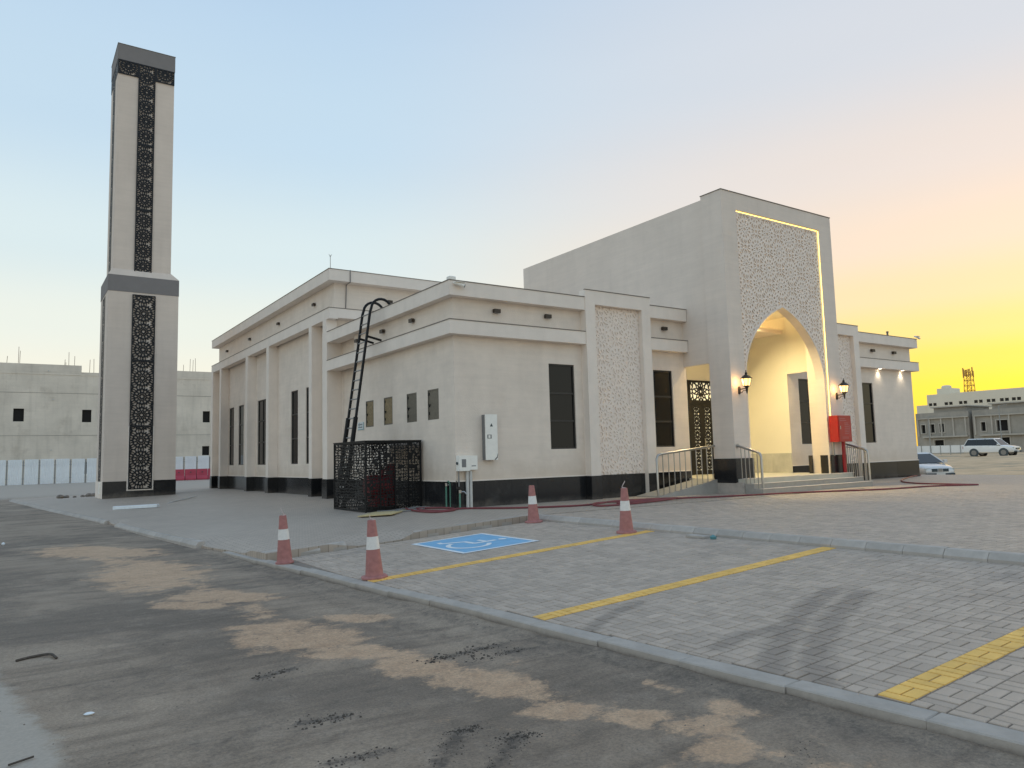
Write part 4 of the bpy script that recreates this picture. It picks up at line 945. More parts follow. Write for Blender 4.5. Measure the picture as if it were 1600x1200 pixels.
MB().tube([(.55, .2, .12), (.55, .2, 1.55)], .16, 14).build('cylinder', 'dark_red', pu, smooth=True); MB().tube([(.1, -.1, 1.1), (.1, -.1, 1.3), (.5, .15, 1.45)], .05, 8).build('pipe', 'dark_red', pu)
bd = tag(MB().cham(-.55, .55, -.85, .85, 0, .035, .004).build('plywood_board', 'plywood'), 'yellowish plywood board lying on the paving beside the perforated enclosure', 'board')
bd.location = (-2.05, 1.15, zs(-2.05, 1)+.012); bd.rotation_euler = (0, -.05, R(-42))
# tall white service box and meter box
tb = tag(empty('service_box', (1.26, 0, 1.54)), 'tall narrow white electrical box with warning triangle on front wall', 'electrical box')
MB().box(-.23, .23, -.20, -.002, 0, 1.50).build('case', 'grey_plastic', tb)
MB().box(-.235, .235, -.235, -.201, -.01, 1.51).build('door', 'white_plastic', tb)
m = MB(); m.add([(-.06, -.238, 1.10), (.06, -.238, 1.10), (0, -.238, 1.21), (-.06, -.236, 1.10), (.06, -.236, 1.10), (0, -.236, 1.21)], [(0, 1, 2), (3, 5, 4), (0, 3, 4, 1), (1, 4, 5, 2), (2, 5, 3, 0)]); m.build('warning_triangle', 'ink', tb)
MB().box(-.17, .0, -.239, -.236, .70, .83).build('label', 'grey_plastic', tb); MB().box(-.13, -.05, -.242, -.240, .72, .81).build('label_window', 'white_plastic', tb)
m = MB(); m.add([(.09, -.239, 0.0), (.20, -.239, .10), (.235, -.239, .22), (.235, -.239, .15), (.215, -.239, .06), (.13, -.239, -.008)], [(0, 1, 2, 3, 4, 5)]); m.build('corner_logo', 'ink', tb)
mt = tag(empty('meter_box', (.36, 0, 1.2)), 'white two-piece meter box above white conduits near the building corner', 'meter box')
MB().box(-.35, .05, -.22, -.003, .0, .50).build('case', 'white_plastic', mt); MB().box(.052, .36, -.18, -.003, .03, .49).build('cover', 'white_plastic', mt)
MB().box(-.26, -.10, -.225, -.221, .12, .38).build('window', 'grey_plastic', mt); MB().box(.13, .30, -.184, -.181, .14, .17).build('label', 'grey_plastic', mt); MB().disc((-.352, -.10, .25), (-1, 0, 0), .05, .03, 10).build('gland', 'ink', mt)
for i, x in enumerate((.57, .70)):
    o = MB().tube([(0, 0, 0), (0, 0, 1.2)], .055, 10).build('conduit', 'white_pipe', mt, smooth=True); o.location = (x-.36-.30+.1, -.09, -1.2)
MB().tube([(-.30, -.08, .05), (-.30, -.08, -.50)], .022, 8).build('cable', 'grey_plastic', mt)
def riser(x, y, h, lab, nx=0, two=False):
    t = tag(empty('water_tap', (x, y, zs(x, y))), lab, 'tap')
    m = MB(); m.tube([(0, 0, 0), (0, 0, h)], .028, 8)
    if two: m.tube([(.10, -.10, 0), (.10, -.10, h)], .028, 8); m.tube([(0, 0, h), (.05, -.05, h+.10), (.10, -.10, h)], .03, 8)
    m.build('riser', 'green_pipe', t, smooth=True)
    MB().tube([(0, -.02, h-.02), (.12, -.06, h-.02), (.20, -.08, h-.10)], .03, 8).disc((.0, -.02, h-.06), (0, 0, 1), .05, .10, 10).build('valve', 'steel', t, smooth=True)
    MB().box(-.02, .02, -.12, .04, h+.05, h+.075).build('lever', 'black_metal', t)
riser(-.12, .45, .78, 'pair of green pipe risers with tap on the black plinth beside the enclosure', two=True); riser(.06, -.12, .55, 'single green pipe riser with tap below the white meter box')
# brown up-and-down wall lights
def wall_light(x, y, z, plane, lab, grp='brown wall lights under the parapets'):
    t = tag(empty('wall_light', (x, y, z), 0 if plane == 'y' else -math.pi/2), lab, 'wall light', grp)
    MB().box(-.13, .13, -.14, -.03, -.065, .065).build('body', 'dark_bronze', t); MB().box(-.06, .06, -.03, 0, -.05, .05).build('back_plate', 'dark_bronze', t)
    MB().box(-.10, .10, -.12, -.05, -.072, -.066).build('lens', 'grey_plastic', t)
for x, lab in ((1.69, 'brown box wall light on front wing, nearest the building corner'), (3.89, 'brown box wall light on front wing above the first window'), (9.79, 'brown box wall light on front wing between patterned pilaster and portal'),
               (25.0, 'brown box wall light on far right wing, nearer the portal'), (27.05, 'brown box wall light on far right wing, nearest its outer end')): wall_light(x, 0, 6.62, 'y', lab)
for y, lab in ((2.89, 'brown box wall light on wing side wall, nearest the building corner'), (5.44, 'brown box wall light on wing side wall, just right of the ladder'), (8.0, 'brown box wall light on wing side wall, behind the ladder')): wall_light(0, y, 6.64, 'x', lab)
for y, lab in ((31.6, 'brown box wall light on the hall side, farthest from the camera'), (25.9, 'brown box wall light on the hall side, second from far end'), (20.0, 'brown box wall light on the hall side, third from far end'), (14.2, 'brown box wall light on the hall side, nearest the hall corner')): wall_light(XU, y, 9.37, 'x', lab)
wall_light(3.1, YU, 9.28, 'y', 'brown box wall light on hall front wall, above the ladder top')
# lit lanterns on the portal piers
def lantern(x, z, lab):
    t = tag(empty('wall_lantern', (x, PF, z)), lab, 'lantern', 'lit lanterns on the portal piers')
    m = MB(); m.tube([(0, -.03, -.14), (0, -.03, .14)], [.03, .03], 10); m.lathe([(.0, -.16), (.055, -.12), (.06, .1), (.03, .15), (0, .16)], 0, -.02, 12); m.build('back_plate', 'lamp_metal', t, smooth=True)
    m = MB(); m.tube([(0, -.03, .04), (0, -.36, .06)], .02, 8); m.tube([(0, -.04, -.06), (0, -.14, -.10), (0, -.22, -.02), (0, -.34, -.02)], .014, 8); m.lathe([(.0, -.16), (.02, -.13), (.04, -.02), (.045, .06), (.09, .12), (.13, .14)], 0, -.38, 8); m.build('arm', 'lamp_metal', t, smooth=True)
    n = 6; lo, hi, z0, z1 = .125, .185, .14, .42
    cr = empty('cage', (0, -.38, 0)); cr.parent = t
    m = MB()
    for k in range(n):
        a = 2*math.pi*k/n; m.tube([(lo*math.cos(a), lo*math.sin(a), z0), (hi*math.cos(a), hi*math.sin(a), z1)], .012, 6)
    m.lathe([(.13, z0-.01), (.14, z0+.01), (.12, z0+.015)], 0, 0, n, cap=False); m.build('bar', 'lamp_metal', cr)
    for k in range(n):
        a, b = 2*math.pi*k/n, 2*math.pi*(k+1)/n; q = .985
        MB().quad((lo*q*math.cos(a), lo*q*math.sin(a), z0), (lo*q*math.cos(b), lo*q*math.sin(b), z0), (hi*q*math.cos(b), hi*q*math.sin(b), z1), (hi*q*math.cos(a), hi*q*math.sin(a), z1)).build('glass_pane', 'lamp_glass', cr)
    MB().lathe([(.22, z1), (.225, z1+.02), (.13, z1+.11), (.07, z1+.15), (.045, z1+.17), (.05, z1+.22), (.02, z1+.26), (.012, z1+.33), (0, z1+.34)], 0, -.38, 12).build('roof', 'lamp_metal', t, smooth=True)
    l = bpy.data.lights.new('lamp', 'POINT'); l.energy = 4.5; l.color = (1, .58, .22); l.shadow_soft_size = .05; o = bpy.data.objects.new('lamp', l); col.objects.link(o); o.parent = t; o.location = (-.16, -.22, .30)
lantern(11.22, 3.93, 'lit black lantern on the left pier of the portal'); lantern(17.68, 3.86, 'lit black lantern on the right pier above the red cabinet')
# fire hose cabinet
fc = tag(empty('fire_cabinet', (17.43, -2.69, .55)), 'red fire hose cabinet on red standpipe at right portal pier', 'cabinet')
MB().cham(-.48, .48, -.20, .21, 1.33, 2.45, .01).build('case', 'red_box', fc); MB().box(-.45, .45, -.225, -.201, 1.36, 2.42).build('door', 'red_box', fc)
MB().tube([(.17, .02, 0), (.17, .02, 1.33)], .075, 12).build('standpipe', 'red_pipe', fc, smooth=True); MB().tube([(-.30, .17, .75), (-.30, .17, 1.33)], .025, 8).build('drain_pipe', 'grey_plastic', fc)
m = MB()
for k in range(7): m.box(-.05+.01*k*.2, .30-.035*abs(k-3)*.6, -.2285, -.226, 1.66+k*.075, 1.69+k*.075)
m.box(-.38, .10, -.2285, -.226, 2.22, 2.25); m.box(-.38, .02, -.2285, -.226, 2.30, 2.33); m.box(-.25, .22, -.2285, -.226, 1.47, 1.50); m.box(-.25, .22, -.2285, -.226, 1.53, 1.545); m.box(.30, .33, -.2285, -.226, 1.52, 2.05); m.box(-.38, -.34, -.2284, -.226, 2.20, 2.36)
m.build('printed_marks', 'red_box_print', fc); MB().box(-.40, -.35, -.25, -.226, 1.86, 2.0).build('latch', 'steel', fc)
# cameras, rods and cables on the roofs
def cctv(loc, rz, lab):
    t = tag(empty('security_camera', loc, rz), lab, 'camera', 'security cameras at the parapet corners')
    MB().tube([(0, 0, 0), (0, -.10, -.02)], .04, 8).build('bracket', 'white_plastic', t); MB().tube([(0, -.10, -.02), (.30, -.16, -.10)], .055, 12).build('body', 'white_plastic', t, smooth=True); MB().tube([(.30, -.16, -.10), (.325, -.165, -.107)], .050, 12).build('lens', 'ink', t); MB().box(-.02, .34, -.22, -.05, .0, .012).build('sunshade', 'white_plastic', t)
cctv((-.12, -OV, 7.36), 0, 'white bullet camera on the parapet at the near building corner'); cctv((W+.05, -OV, H1+.15), R(10), 'bullet camera on the parapet at far right end of the building')
jb_ = tag(MB().cham(-.12, .12, -.10, .10, 0, .15, .02).build('junction_box', 'white_plastic'), 'small white box on the parapet at near building corner', 'junction box'); jb_.location = (-.10, -.10, H1+.03)
lr = tag(empty('lightning_rod', (-.02, YN+.04, HR+.03)), 'thin lightning rod on the corner of the hall roof', 'lightning rod')
MB().tube([(0, 0, 0), (0, 0, .62)], .014, 6).build('mast', 'post_grey', lr); MB().tube([(-.07, 0, .66), (0, 0, .52), (.07, 0, .66)], .010, 6).build('prong', 'post_grey', lr)
cb = tag(MB().tube([(.92, YN-.03, HR+.04), (.92, YN-.03, HRB-.02), (.90, YU-.04, HRB-.05), (.88, YU-.04, 9.2), (.86, YU-.03, HF+.03)], .022, 6).build('roof_cable', 'grey_band'), 'thin grey cable running down the hall front wall', 'cable')
for x, lab in ((2.37, 'curved black pipe end above the front parapet, left one of two'), (2.86, 'curved black pipe end above the front parapet, right one of two')):
    t = tag(empty('vent_pipe', (x, .55, 7.15)), lab, 'pipe', 'curved pipe ends above the front parapet')
    MB().tube([(-.11, 0, 0), (-.11, 0, .38)] + [(-.11*math.cos(a), 0, .40+.12*math.sin(a)) for a in np.linspace(.2, math.pi, 8)] + [(.11, 0, .30)], .028, 8).build('bend', 'black_metal', t, smooth=True)
rc = tag(MB().tube([(0, 0, 0), (0, 0, .22)], .05, 10).lathe([(.07, .22), (.07, .27), (0, .30)], n=10).build('roof_vent', 'flashing', smooth=True), 'small vent stub on the parapet of the far right wing', 'vent'); rc.location = (26.5, -.1, H1+.01)

# ================================================================== ON THE GROUND
def cone(x, y, lab, tape=0, rz=0, h=1.0, flange=True):
    t = tag(empty('traffic_cone', (x, y, zp(x)+.004), rz), lab, 'traffic cone', 'faded traffic cones round the parking bay'); t.rotation_euler = (0, -math.atan(.051), rz)
    rr = lambda z: .165-.093*(z/h)
    prof = [(rr(.07), .05), (rr(.12), .12)] + [(rr(z), z) for z in np.linspace(.2, .46, 4)]
    MB().lathe([(rr(.05)+.015, .03)] + [(rr(z), z) for z in np.linspace(.05, h*.50, 6)], n=28, cap=False).build('body', 'cone_red', t, smooth=True)
    MB().lathe([(rr(z)+.003, z) for z in (h*.50, h*.60, h*.72)], n=28, cap=False).build('reflective_band', 'cone_white', t, smooth=True)
    MB().lathe([(rr(z), z) for z in np.linspace(h*.72, h, 5)] + [(rr(h)-.012, h+.004), (rr(h)-.014, h-.05)], n=28, cap=False).build('tip', 'cone_red', t, smooth=True)
    if flange:
        m = MB(); m.lathe([(.245, 0), (.245, .028), (.225, .042), (rr(.05)+.014, .05)], n=8); m.build('base', 'cone_red', t)
    else: MB().lathe([(.19, 0), (.19, .03), (rr(.03), .045)], n=28).build('base', 'cone_red', t, smooth=True)
    if tape:
        m = MB(); z = h-.06; pr_ = None
        for k in range(9):
            a = k*.9+tape; p = (.055*math.cos(a)*(1 if k < 6 else .6), .055*math.sin(a), z+.01*k+(.06*(k-6) if k > 6 else 0))
            if pr_: m.add([pr_, p, (p[0], p[1], p[2]+.035), (pr_[0], pr_[1], pr_[2]+.035)], [(0, 1, 2, 3)])
            pr_ = p
        m.add([(.05, .0, z), (.07, .02, z+.02), (.085, .03, z-.14), (.06, .02, z-.16)], [(0, 1, 2, 3)]); m.build('tape', 'tape', t, recalc=False)
cone(-7.17, -5.15, 'faded red cone with torn tape on its tip, beside the kerb corner', 1, .3, 1.0, False); cone(-6.62, -8.55, 'faded red cone at the road end of the yellow line', 2, .1, 1.02); cone(-.32, -4.70, 'small-looking faded cone in the corner of the parking bay', 0, .2, .98); cone(-.48, -8.50, 'faded red cone with torn tape at the kerb end of the yellow line', 3, .5, 1.0)
def paint_line(y, lab):
    mb = MB(); i = 0
    for b in park:
        if abs(b[1]-y) < CEY/2 and b[0] < -.02:
            x0, x1, y0, y1 = max(b[0]-b[2]/2+.009, b[4]+.003), b[0]+b[2]/2-.009, b[1]-b[3]/2+.009, b[1]+b[3]/2-.009
            if x1-x0 < .03: continue
            mb.add([(x, yy, zp(x)+.0055) for x, yy in ((x0, y0), (x1, y0), (x1, y1), (x0, y1))] + [(x, yy, zp(x)-.006) for x, yy in ((x0, y0), (x1, y0), (x1, y1), (x0, y1))], [(0, 1, 2, 3), (0, 4, 5, 1), (1, 5, 6, 2), (2, 6, 7, 3), (3, 7, 4, 0)])
    o = mb.build('parking_line', 'yellow_paint'); tag(o, lab, 'parking line', 'yellow parking lines'); return o
paint_line(LINES[0], 'yellow painted parking line nearest the camera at lower right'); paint_line(LINES[1], 'middle yellow painted parking line'); paint_line(LINES[2], 'farthest yellow painted parking line between the two cones')
hs = tag(empty('disabled_bay_marking', (0, 0, 0)), 'blue painted square with white wheelchair symbol on the parking bay', 'floor marking')
def zq(x, k): return zp(x)+.004+.004*k
A0, A1, B0, B1 = -4.26, -2.30, -7.66, -5.26
MB().quad(*[(x, y, zq(x, .3)) for x, y in ((A0, B0), (A1, B0), (A1, B1), (A0, B1))]).build('field', 'blue_paint', hs, recalc=False)
m = MB(); bw = .10
for x0, x1, y0, y1 in ((A0, A0+bw, B0, B1), (A1-bw, A1, B0, B1), (A0+bw, A1-bw, B0, B0+bw), (A0+bw, A1-bw, B1-bw, B1)): m.quad(*[(x, y, zq(x, 1)) for x, y in ((x0, y0), (x1, y0), (x1, y1), (x0, y1))])
m.build('border', 'white_paint', hs, recalc=False)
def sym(a, b): return (A0+.18+a*1.6, (B0+B1)/2-.10+b*1.75)
m = MB()
def ribbon(pts, wd):
    for p, q in zip(pts[:-1], pts[1:]):
        (x0, y0), (x1, y1) = sym(*p), sym(*q); l_ = math.hypot(x1-x0, y1-y0); nx, ny = -(y1-y0)/l_*wd/2, (x1-x0)/l_*wd/2; ex, ey = (x1-x0)/l_*wd*.2, (y1-y0)/l_*wd*.2; k = random.uniform(1, 1.25)
        m.quad(*[(x, y, zq(x, k)) for x, y in ((x0+nx-ex, y0+ny-ey), (x1+nx+ex, y1+ny+ey), (x1-nx+ex, y1-ny+ey), (x0-nx-ex, y0-ny-ey))])
ribbon([(.80, -.02), (.46, -.02)], .13); ribbon([(.46, -.02), (.46, .22)], .12); ribbon([(.46, .22), (.16, .36)], .12); ribbon([(.16, .36), (.18, .46)], .11); ribbon([(.66, -.02), (.66, .18)], .10)
ribbon([(.34-.28*math.cos(t), -.06+.28*math.sin(t)) for t in np.linspace(R(-155), R(65), 16)], .11)
hc = sym(.93, -.02); n = 14; m.quad(*[(hc[0]+.10*math.cos(2*math.pi*k/n), hc[1]+.10*math.sin(2*math.pi*k/n), zq(hc[0]+.10*math.cos(2*math.pi*k/n), 1.1)) for k in range(n)]); m.build('wheelchair_symbol', 'white_paint', hs, recalc=False)
# hoses
def catmull(P, n=8):
    P = [Vector(p) for p in P]; P = [2*P[0]-P[1]]+P+[2*P[-1]-P[-2]]; o = []
    for i in range(1, len(P)-2):
        for k in range(n):
            t = k/n; o.append(.5*((2*P[i])+(-P[i-1]+P[i+1])*t+(2*P[i-1]-5*P[i]+4*P[i+1]-P[i+2])*t*t+(-P[i-1]+3*P[i]-3*P[i+1]+P[i+2])*t**3))
    return o+[P[-2]]
hp = [(-1.0, 1.7), (-1.2, .5), (-1.1, -.5), (-.6, -.75), (-.25, -.3), (-.3, .5), (-.8, 1.2), (-1.0, .4), (-.7, -.5), (-.1, -.55), (.83, -1.7), (2.0, -2.5), (3.3, -2.75), (4.6, -2.45), (6.0, -2.2), (7.1, -2.6), (6.7, -3.2), (4.7, -3.5), (3.1, -3.45), (3.6, -2.7), (5.4, -2.5), (6.5, -2.9), (5.6, -3.3), (4.2, -3.1), (5.0, -2.75), (6.7, -3.2), (8.8, -3.5), (12, -4.3), (15.1, -5.65), (17.9, -6.0), (19.6, -6.95), (19.7, -6.4), (20.2, -4.2), (22.4, -2.45), (26.8, -.55), (29.3, .2)]
tag(MB().tube(catmull([(x, y, zs(x, y)+.036+.03*(i % 3 == 1 and 12 < i < 27)) for i, (x, y) in enumerate(hp)]), .030, 8).build('water_hose', 'hose', smooth=True), 'long dull red hose snaking along the front of the building', 'hose')
gh = [(-1.9, 1.95), (-1.5, 1.5), (-1.0, 1.6), (-.6, 1.9), (-.4, 1.3), (-.9, .9), (-1.5, 1.1), (-1.3, 1.75), (-.7, 1.5)]
tag(MB().tube(catmull([(x, y, zs(x, y)+.03) for x, y in gh]), .022, 8).build('water_hose', 'grey_plastic', smooth=True), 'grey coiled hose beside the enclosure and green taps', 'hose')
# loose things
o = tag(MB().cham(-1.0, 1.0, -.12, .12, 0, .14, .02).build('white_batten', 'white_paint'), 'white batten lying on the paving in front of the minaret', 'batten'); o.location = (-7.2, 16.2, zs(-7.2, 16.2)+.01); o.rotation_euler = (0, -.03, R(-36))
o = tag(MB().tube([(-2.2, -.3, .02), (-1, 0, .03), (0, .05, .03), (1.6, .35, .03)], .03, 6).build('thin_pipe', 'white_pipe'), 'thin white pipe lying on the paving between minaret and hall', 'pipe'); o.location = (-4.4, 20, zs(-4.4, 20)+.02); o.rotation_euler = (0, -.04, R(50))
dr = tag(empty('rubble_heap', (-8.4, 33.2, zs(-8.4, 33))), 'small heap of rubble left of the minaret base', 'rubble')
for k in range(7):
    o = MB().lathe([(.0, 0), (.16, .0), (.2, .08), (.1, .18), (0, .2)], n=6).build('lump', 'pebble', dr); o.location = (random.uniform(-.9, 1.2), random.uniform(-.2, .2), 0); o.scale = [random.uniform(.5, 1.3)]*3; o.rotation_euler = (0, 0, random.uniform(0, 6))
def rp(x, y, dz=.0):
    K = 1.0; X_, Y_ = CAM_POS.x+(x-CAM_POS.x)*K, CAM_POS.y+(y-CAM_POS.y)*K; return Vector((X_, Y_, zr(Y_)+.012*math.sin(X_*1.7+Y_*.6)*math.sin(Y_*.9)+dz))
tag(MB().tube(catmull([rp(-11.97, -10.62, .012), rp(-11.86, -10.56, .015), rp(-11.74, -10.55, .02), rp(-11.63, -10.62, .03), rp(-11.58, -10.80, .015)]), .016, 6).build('rubber_strip', 'clod', smooth=True), 'black curved rubber strip on the road at far left', 'debris')
o = tag(MB().lathe([(0, 0), (.035, .0), (.05, .02), (.03, .035), (0, .04)], n=10).build('crumpled_cup', 'white_paint', smooth=True), 'small crumpled white scrap lying on the asphalt at lower left', 'litter'); o.location = rp(-11.46, -13.34, .004); o.scale = (.9, .6, .6)
o = tag(MB().lathe([(0, 0), (.04, .0), (.05, .04), (.02, .07), (0, .08)], n=9).build('crumpled_cup', 'white_paint', smooth=True), 'white paper scrap on the road at the left edge', 'litter'); o.location = rp(-12.1, 5.4, .0)
o = tag(MB().tube([(0, 0, .01), (.16, .07, .012)], .008, 6).build('stick', 'clod'), 'short dark stick on pale concrete in lower left corner', 'debris'); o.location = rp(-12.06, -14.3, .004)
o = tag(empty('litter_pile', (-.25, -10.2, zp(-.25))), 'blue and grey scraps lying against the kerb between the yellow lines', 'litter')
MB().cham(-.10, .10, -.45, .05, 0, .05, .01).build('concrete_scrap', 'kerb', o); MB().lathe([(0, 0), (.06, 0), (.07, .05), (0, .09)], n=7).build('blue_scrap', 'sign_teal', o).location = (0, -.6, 0)
# tyre clods and grit
def clods(name, lab, mat, pts, kindname):
    m = MB()
    for (x, y, s_) in pts:
        p = rp(x, y); n = 5; a0 = random.uniform(0, 6); o = len(m.v)
        for k in range(n):
            a = a0+2*math.pi*k/n; r_ = s_*random.uniform(.6, 1.2); m.v.append((p.x+r_*math.cos(a), p.y+r_*math.sin(a), p.z-.002))
        for k in range(n):
            a = a0+.4+2*math.pi*k/n; r_ = s_*random.uniform(.3, .7); m.v.append((p.x+r_*math.cos(a), p.y+r_*math.sin(a), p.z+s_*random.uniform(.35, .7)))
        m.f += [(o+k, o+(k+1) % n, o+n+(k+1) % n, o+n+k) for k in range(n)] + [tuple(o+n+k for k in range(n))]
    return tag(m.build(name, mat, recalc=False), lab, kindname, kind='stuff')
pts = []
for (a, b, n, wd, s_) in (((-8.27, -13.77), (-7.3, -13.62), 260, .09, .022), ((-7.95, -14.0), (-7.1, -14.0), 170, .07, .018), ((-9.96, -13.19), (-9.6, -13.1), 110, .08, .018), ((-10.03, -14.79), (-9.62, -14.88), 170, .08, .018), ((-10.15, -15.79), (-9.75, -15.8), 150, .07, .015),
                          ((-9.12, -15.78), (-8.93, -15.78), 200, .06, .015), ((-8.86, -16.12), (-8.62, -16.22), 200, .06, .015), ((-9.07, -15.8), (-9.64, -16.39), 190, .09, .010), ((-8.77, -16.16), (-9.31, -16.64), 190, .09, .010), ((-7.2, -17.6), (-7.6, -17.85), 90, .1, .009)):
    for k in range(int(n*.65)):
        t = random.random()**1.1; pts.append((a[0]+(b[0]-a[0])*t+random.gauss(0, wd), a[1]+(b[1]-a[1])*t+random.gauss(0, wd*.8), s_*random.choice((.25, .35, .45, .6, .9))))
for k in range(1500):
    y = random.uniform(-18.8, -2.5); x = edge(y)-abs(random.gauss(.02, .06))-.0; pts.append((CAM_POS.x+(x-CAM_POS.x), CAM_POS.y+(y-CAM_POS.y), random.uniform(.004, .018)))
clods('dirt_clods', 'dark dirt clods along tyre tracks and kerb foot on the road', 'clod', pts, 'dirt')
pts = []
for k in range(700):
    y = random.uniform(-17.9, -3); x = random.uniform(-12.4, edge(y)-.1); pts.append((x, y, random.uniform(.003, .012)*(1.4 if random.random() < .07 else 1)))
clods('grit', 'scattered grit and small stones on the asphalt', 'pebble', pts, 'grit')

# ================================================================== BACKGROUND, LEFT
cbd = tag(empty('concrete_building', (0, 68, .28)), 'grey unfinished concrete building behind the minaret and sheet fence', 'building')
m = MB(); bw_ = [(-11.57, -10.67, 6.2, 7.5), (-5.60, -4.75, 6.15, 7.45), (6.26, 7.03, 6.18, 7.45), (6.24, 7.01, 2.48, 3.5), (-11.5, -10.7, .8, 2.0), (-5.6, -4.8, .8, 2.0), (-18, -17.1, 6.2, 7.5)]
walls(m, 'y', 0, -34, 26, -1, 11.2, bw_, .25); m.build('wall', 'raw_concrete', cbd, recalc=False)
MB().box(-34, 26, .4, 14, -1, 11.1).build('body', 'void', cbd)
MB().box(-34, -5.75, .12, .6, 11.2, 12.08).build('parapet', 'raw_concrete', cbd); MB().box(2.6, 26, .12, .6, 11.2, 11.95).build('parapet', 'raw_concrete', cbd); MB().box(-5.74, 2.59, .3, .7, 11.2, 11.4).build('parapet', 'raw_concrete', cbd)
for a, b in ((-34, -5.2), (-5.1, 1.5), (1.6, 26)): MB().box(a, b, -.04, 0, 11.02, 11.14).build('ledge', 'raw_concrete', cbd)
for z in (9.1, 4.75, 2.05): MB().box(-34, 26, -.012, 0, z, z+.05).build('pour_joint', 'villa_concrete', cbd)
for (a, b, c, d) in bw_: MB().box(a, b, .2, .26, c, d).build('window', 'void', cbd)
for x, h in ((-12.3, .9), (-11.3, 1.9), (-11.2, 1.5), (-7.3, .8), (-6.9, 1.6), (-6.4, 1.2), (-7.2, .5), (-5.0, .9), (-4.6, 1.0), (-3.9, .7), (-3.4, 1.0), (4.2, .8), (4.9, 1.5), (5.2, 1.4), (5.5, 1.6), (3.4, .6)): MB().tube([(x, .45, 11.3), (x+random.uniform(-.08, .08), .45, 11.9+h)], .022, 5).build('rebar', 'rust_rod', cbd)
for x, z in ((-8.2, 8.45), (-8.25, 3.3), (-8.7, 11.4), (3.4, 10.9)): MB().tube([(x, .02, z), (x, -.12, z)], .07, 8).build('pipe_stub', 'white_pipe', cbd)
def corr(ln, h, ribs=8):
    mm = MB(); n = ribs*4; prev = None
    for k in range(n+1):
        x = -ln/2+ln*k/n; y = .03*(1 if k % 4 in (1, 2) else 0); a = len(mm.v); mm.v += [(x, y, 0), (x, y, h)]
        if prev is not None: mm.f.append((prev, a, a+1, prev+1))
        prev = a
    return mm.mesh('panel', 'sheet_metal')
fn = tag(empty('sheet_fence', (0, 60, .3)), 'white corrugated sheet fence with grey posts in front of the concrete building', 'fence')
pmesh = corr(1.06, 2.28); post = MB().box(-.05, .05, .03, .10, -.3, 2.2).mesh('post', 'post_grey')
for k in range(24):
    x = -17.5+k*1.235; o = link('panel', pmesh, fn, (x, random.uniform(-.03, .03), random.uniform(-.04, .04))); o.rotation_euler = (0, random.uniform(-.008, .008), 0); link('post', post, fn, (x+.62, 0, 0))
MB().box(-18, 12, .10, .15, .5, .56).build('rail', 'post_grey', fn); MB().box(-18, 12, .10, .15, 1.7, 1.76).build('rail', 'post_grey', fn)
def barrier_mesh():
    m = MB(); pr_ = [(-.24, 0), (-.24, .16), (-.13, .45), (-.10, 1.05), (.10, 1.05), (.13, .45), (.24, .16), (.24, 0)]
    for x in (-.50, .50): m.v += [(x, y, z) for y, z in pr_]
    n = len(pr_); m.f += [tuple(range(n)), tuple(range(n, 2*n))[::-1]] + [(i, (i+1) % n, (i+1) % n+n, i+n) for i in range(n)]; return m.mesh('body', 'barrier_red')
bm = barrier_mesh()
for x, lab in ((1.85, 'red plastic road barrier nearest the minaret'), (2.92, 'second red plastic road barrier from the minaret'), (3.98, 'third red plastic road barrier from the minaret'), (5.05, 'red plastic road barrier nearest the prayer hall')):
    t = tag(empty('road_barrier', (x, 57, zr(57)+.02), random.uniform(-.04, .04)), lab, 'barrier', 'red plastic road barriers'); link('body', bm, t); MB().disc((0, -.125, .75), (0, -1, 0), .06, .01, 10).build('plug', 'ink', t); MB().box(-.3, .3, -.135, -.12, .5, .54).build('rib', 'barrier_red', t)

# ================================================================== BACKGROUND, RIGHT
def villa(y0, y1, lab, seed, wins, hi):
    random.seed(seed); t = tag(empty('unfinished_villa', (125, (y0+y1)/2, .2)), lab, 'house', 'unfinished grey villas beyond the sand lot'); o0 = (y0+y1)/2
    L0, L1 = y0-o0, y1-o0
    m = MB(); walls(m, 'x', 0, L0, L1, -1, 7.3, [(a-o0, b-o0, c, d) for a, b, c, d in wins], .4); m.quad((0, L0, -1), (14, L0, -1), (14, L0, 7.3), (0, L0, 7.3)); m.quad((0, L0, 7.3), (14, L0, 7.3), (14, L1, 7.3), (0, L1, 7.3)); m.quad((0, L1, -1), (14, L1, -1), (14, L1, 7.3), (0, L1, 7.3)); m.build('wall', 'villa_concrete', t, recalc=False)
    MB().box(.6, 13, L0+.3, L1-.3, -.5, 7.0).build('core', 'void', t)
    for a, b in hi: MB().box(1.0, 10, a-o0, b-o0, 7.3, 8.15).build('roof_room', 'villa_concrete', t); MB().box(.5, 10.2, a-o0-.4, b-o0+.4, 8.152, 8.35).build('roof_slab', 'villa_light', t)
    MB().box(-.5, .0, L0+.2, L1-1.2, 2.85, 3.1).build('slab_band', 'villa_light', t); MB().box(-.35, .0, L0, L1-.4, 6.2, 6.4).build('slab_band', 'villa_light', t)
    for a, b, c, d in wins:
        f = MB(); border(f, a-o0-.16, b-o0+.16, c-.16, d+.16, .16, PX(0), .0, .10); f.build('window_surround', 'villa_light', t); MB().box(.38, .42, a-o0, b-o0, c, d).build('window', 'void', t)
    for k in range(5): MB().box(-.25, 0, L0+.4+k*(L1-L0-.9)/4, L0+.62+k*(L1-L0-.9)/4, 3.1, 6.2).build('pilaster', 'villa_light', t)
    return t
villa(40.6, 49.6, 'unfinished grey villa behind the white hoarding, nearest the mosque', 11, [(48.0, 48.7, 3.7, 5.2), (46.4, 47.1, 3.75, 5.25), (44.75, 45.5, 3.8, 5.3), (45.0, 46.6, 1.3, 2.4)], [(41.5, 46.8)])
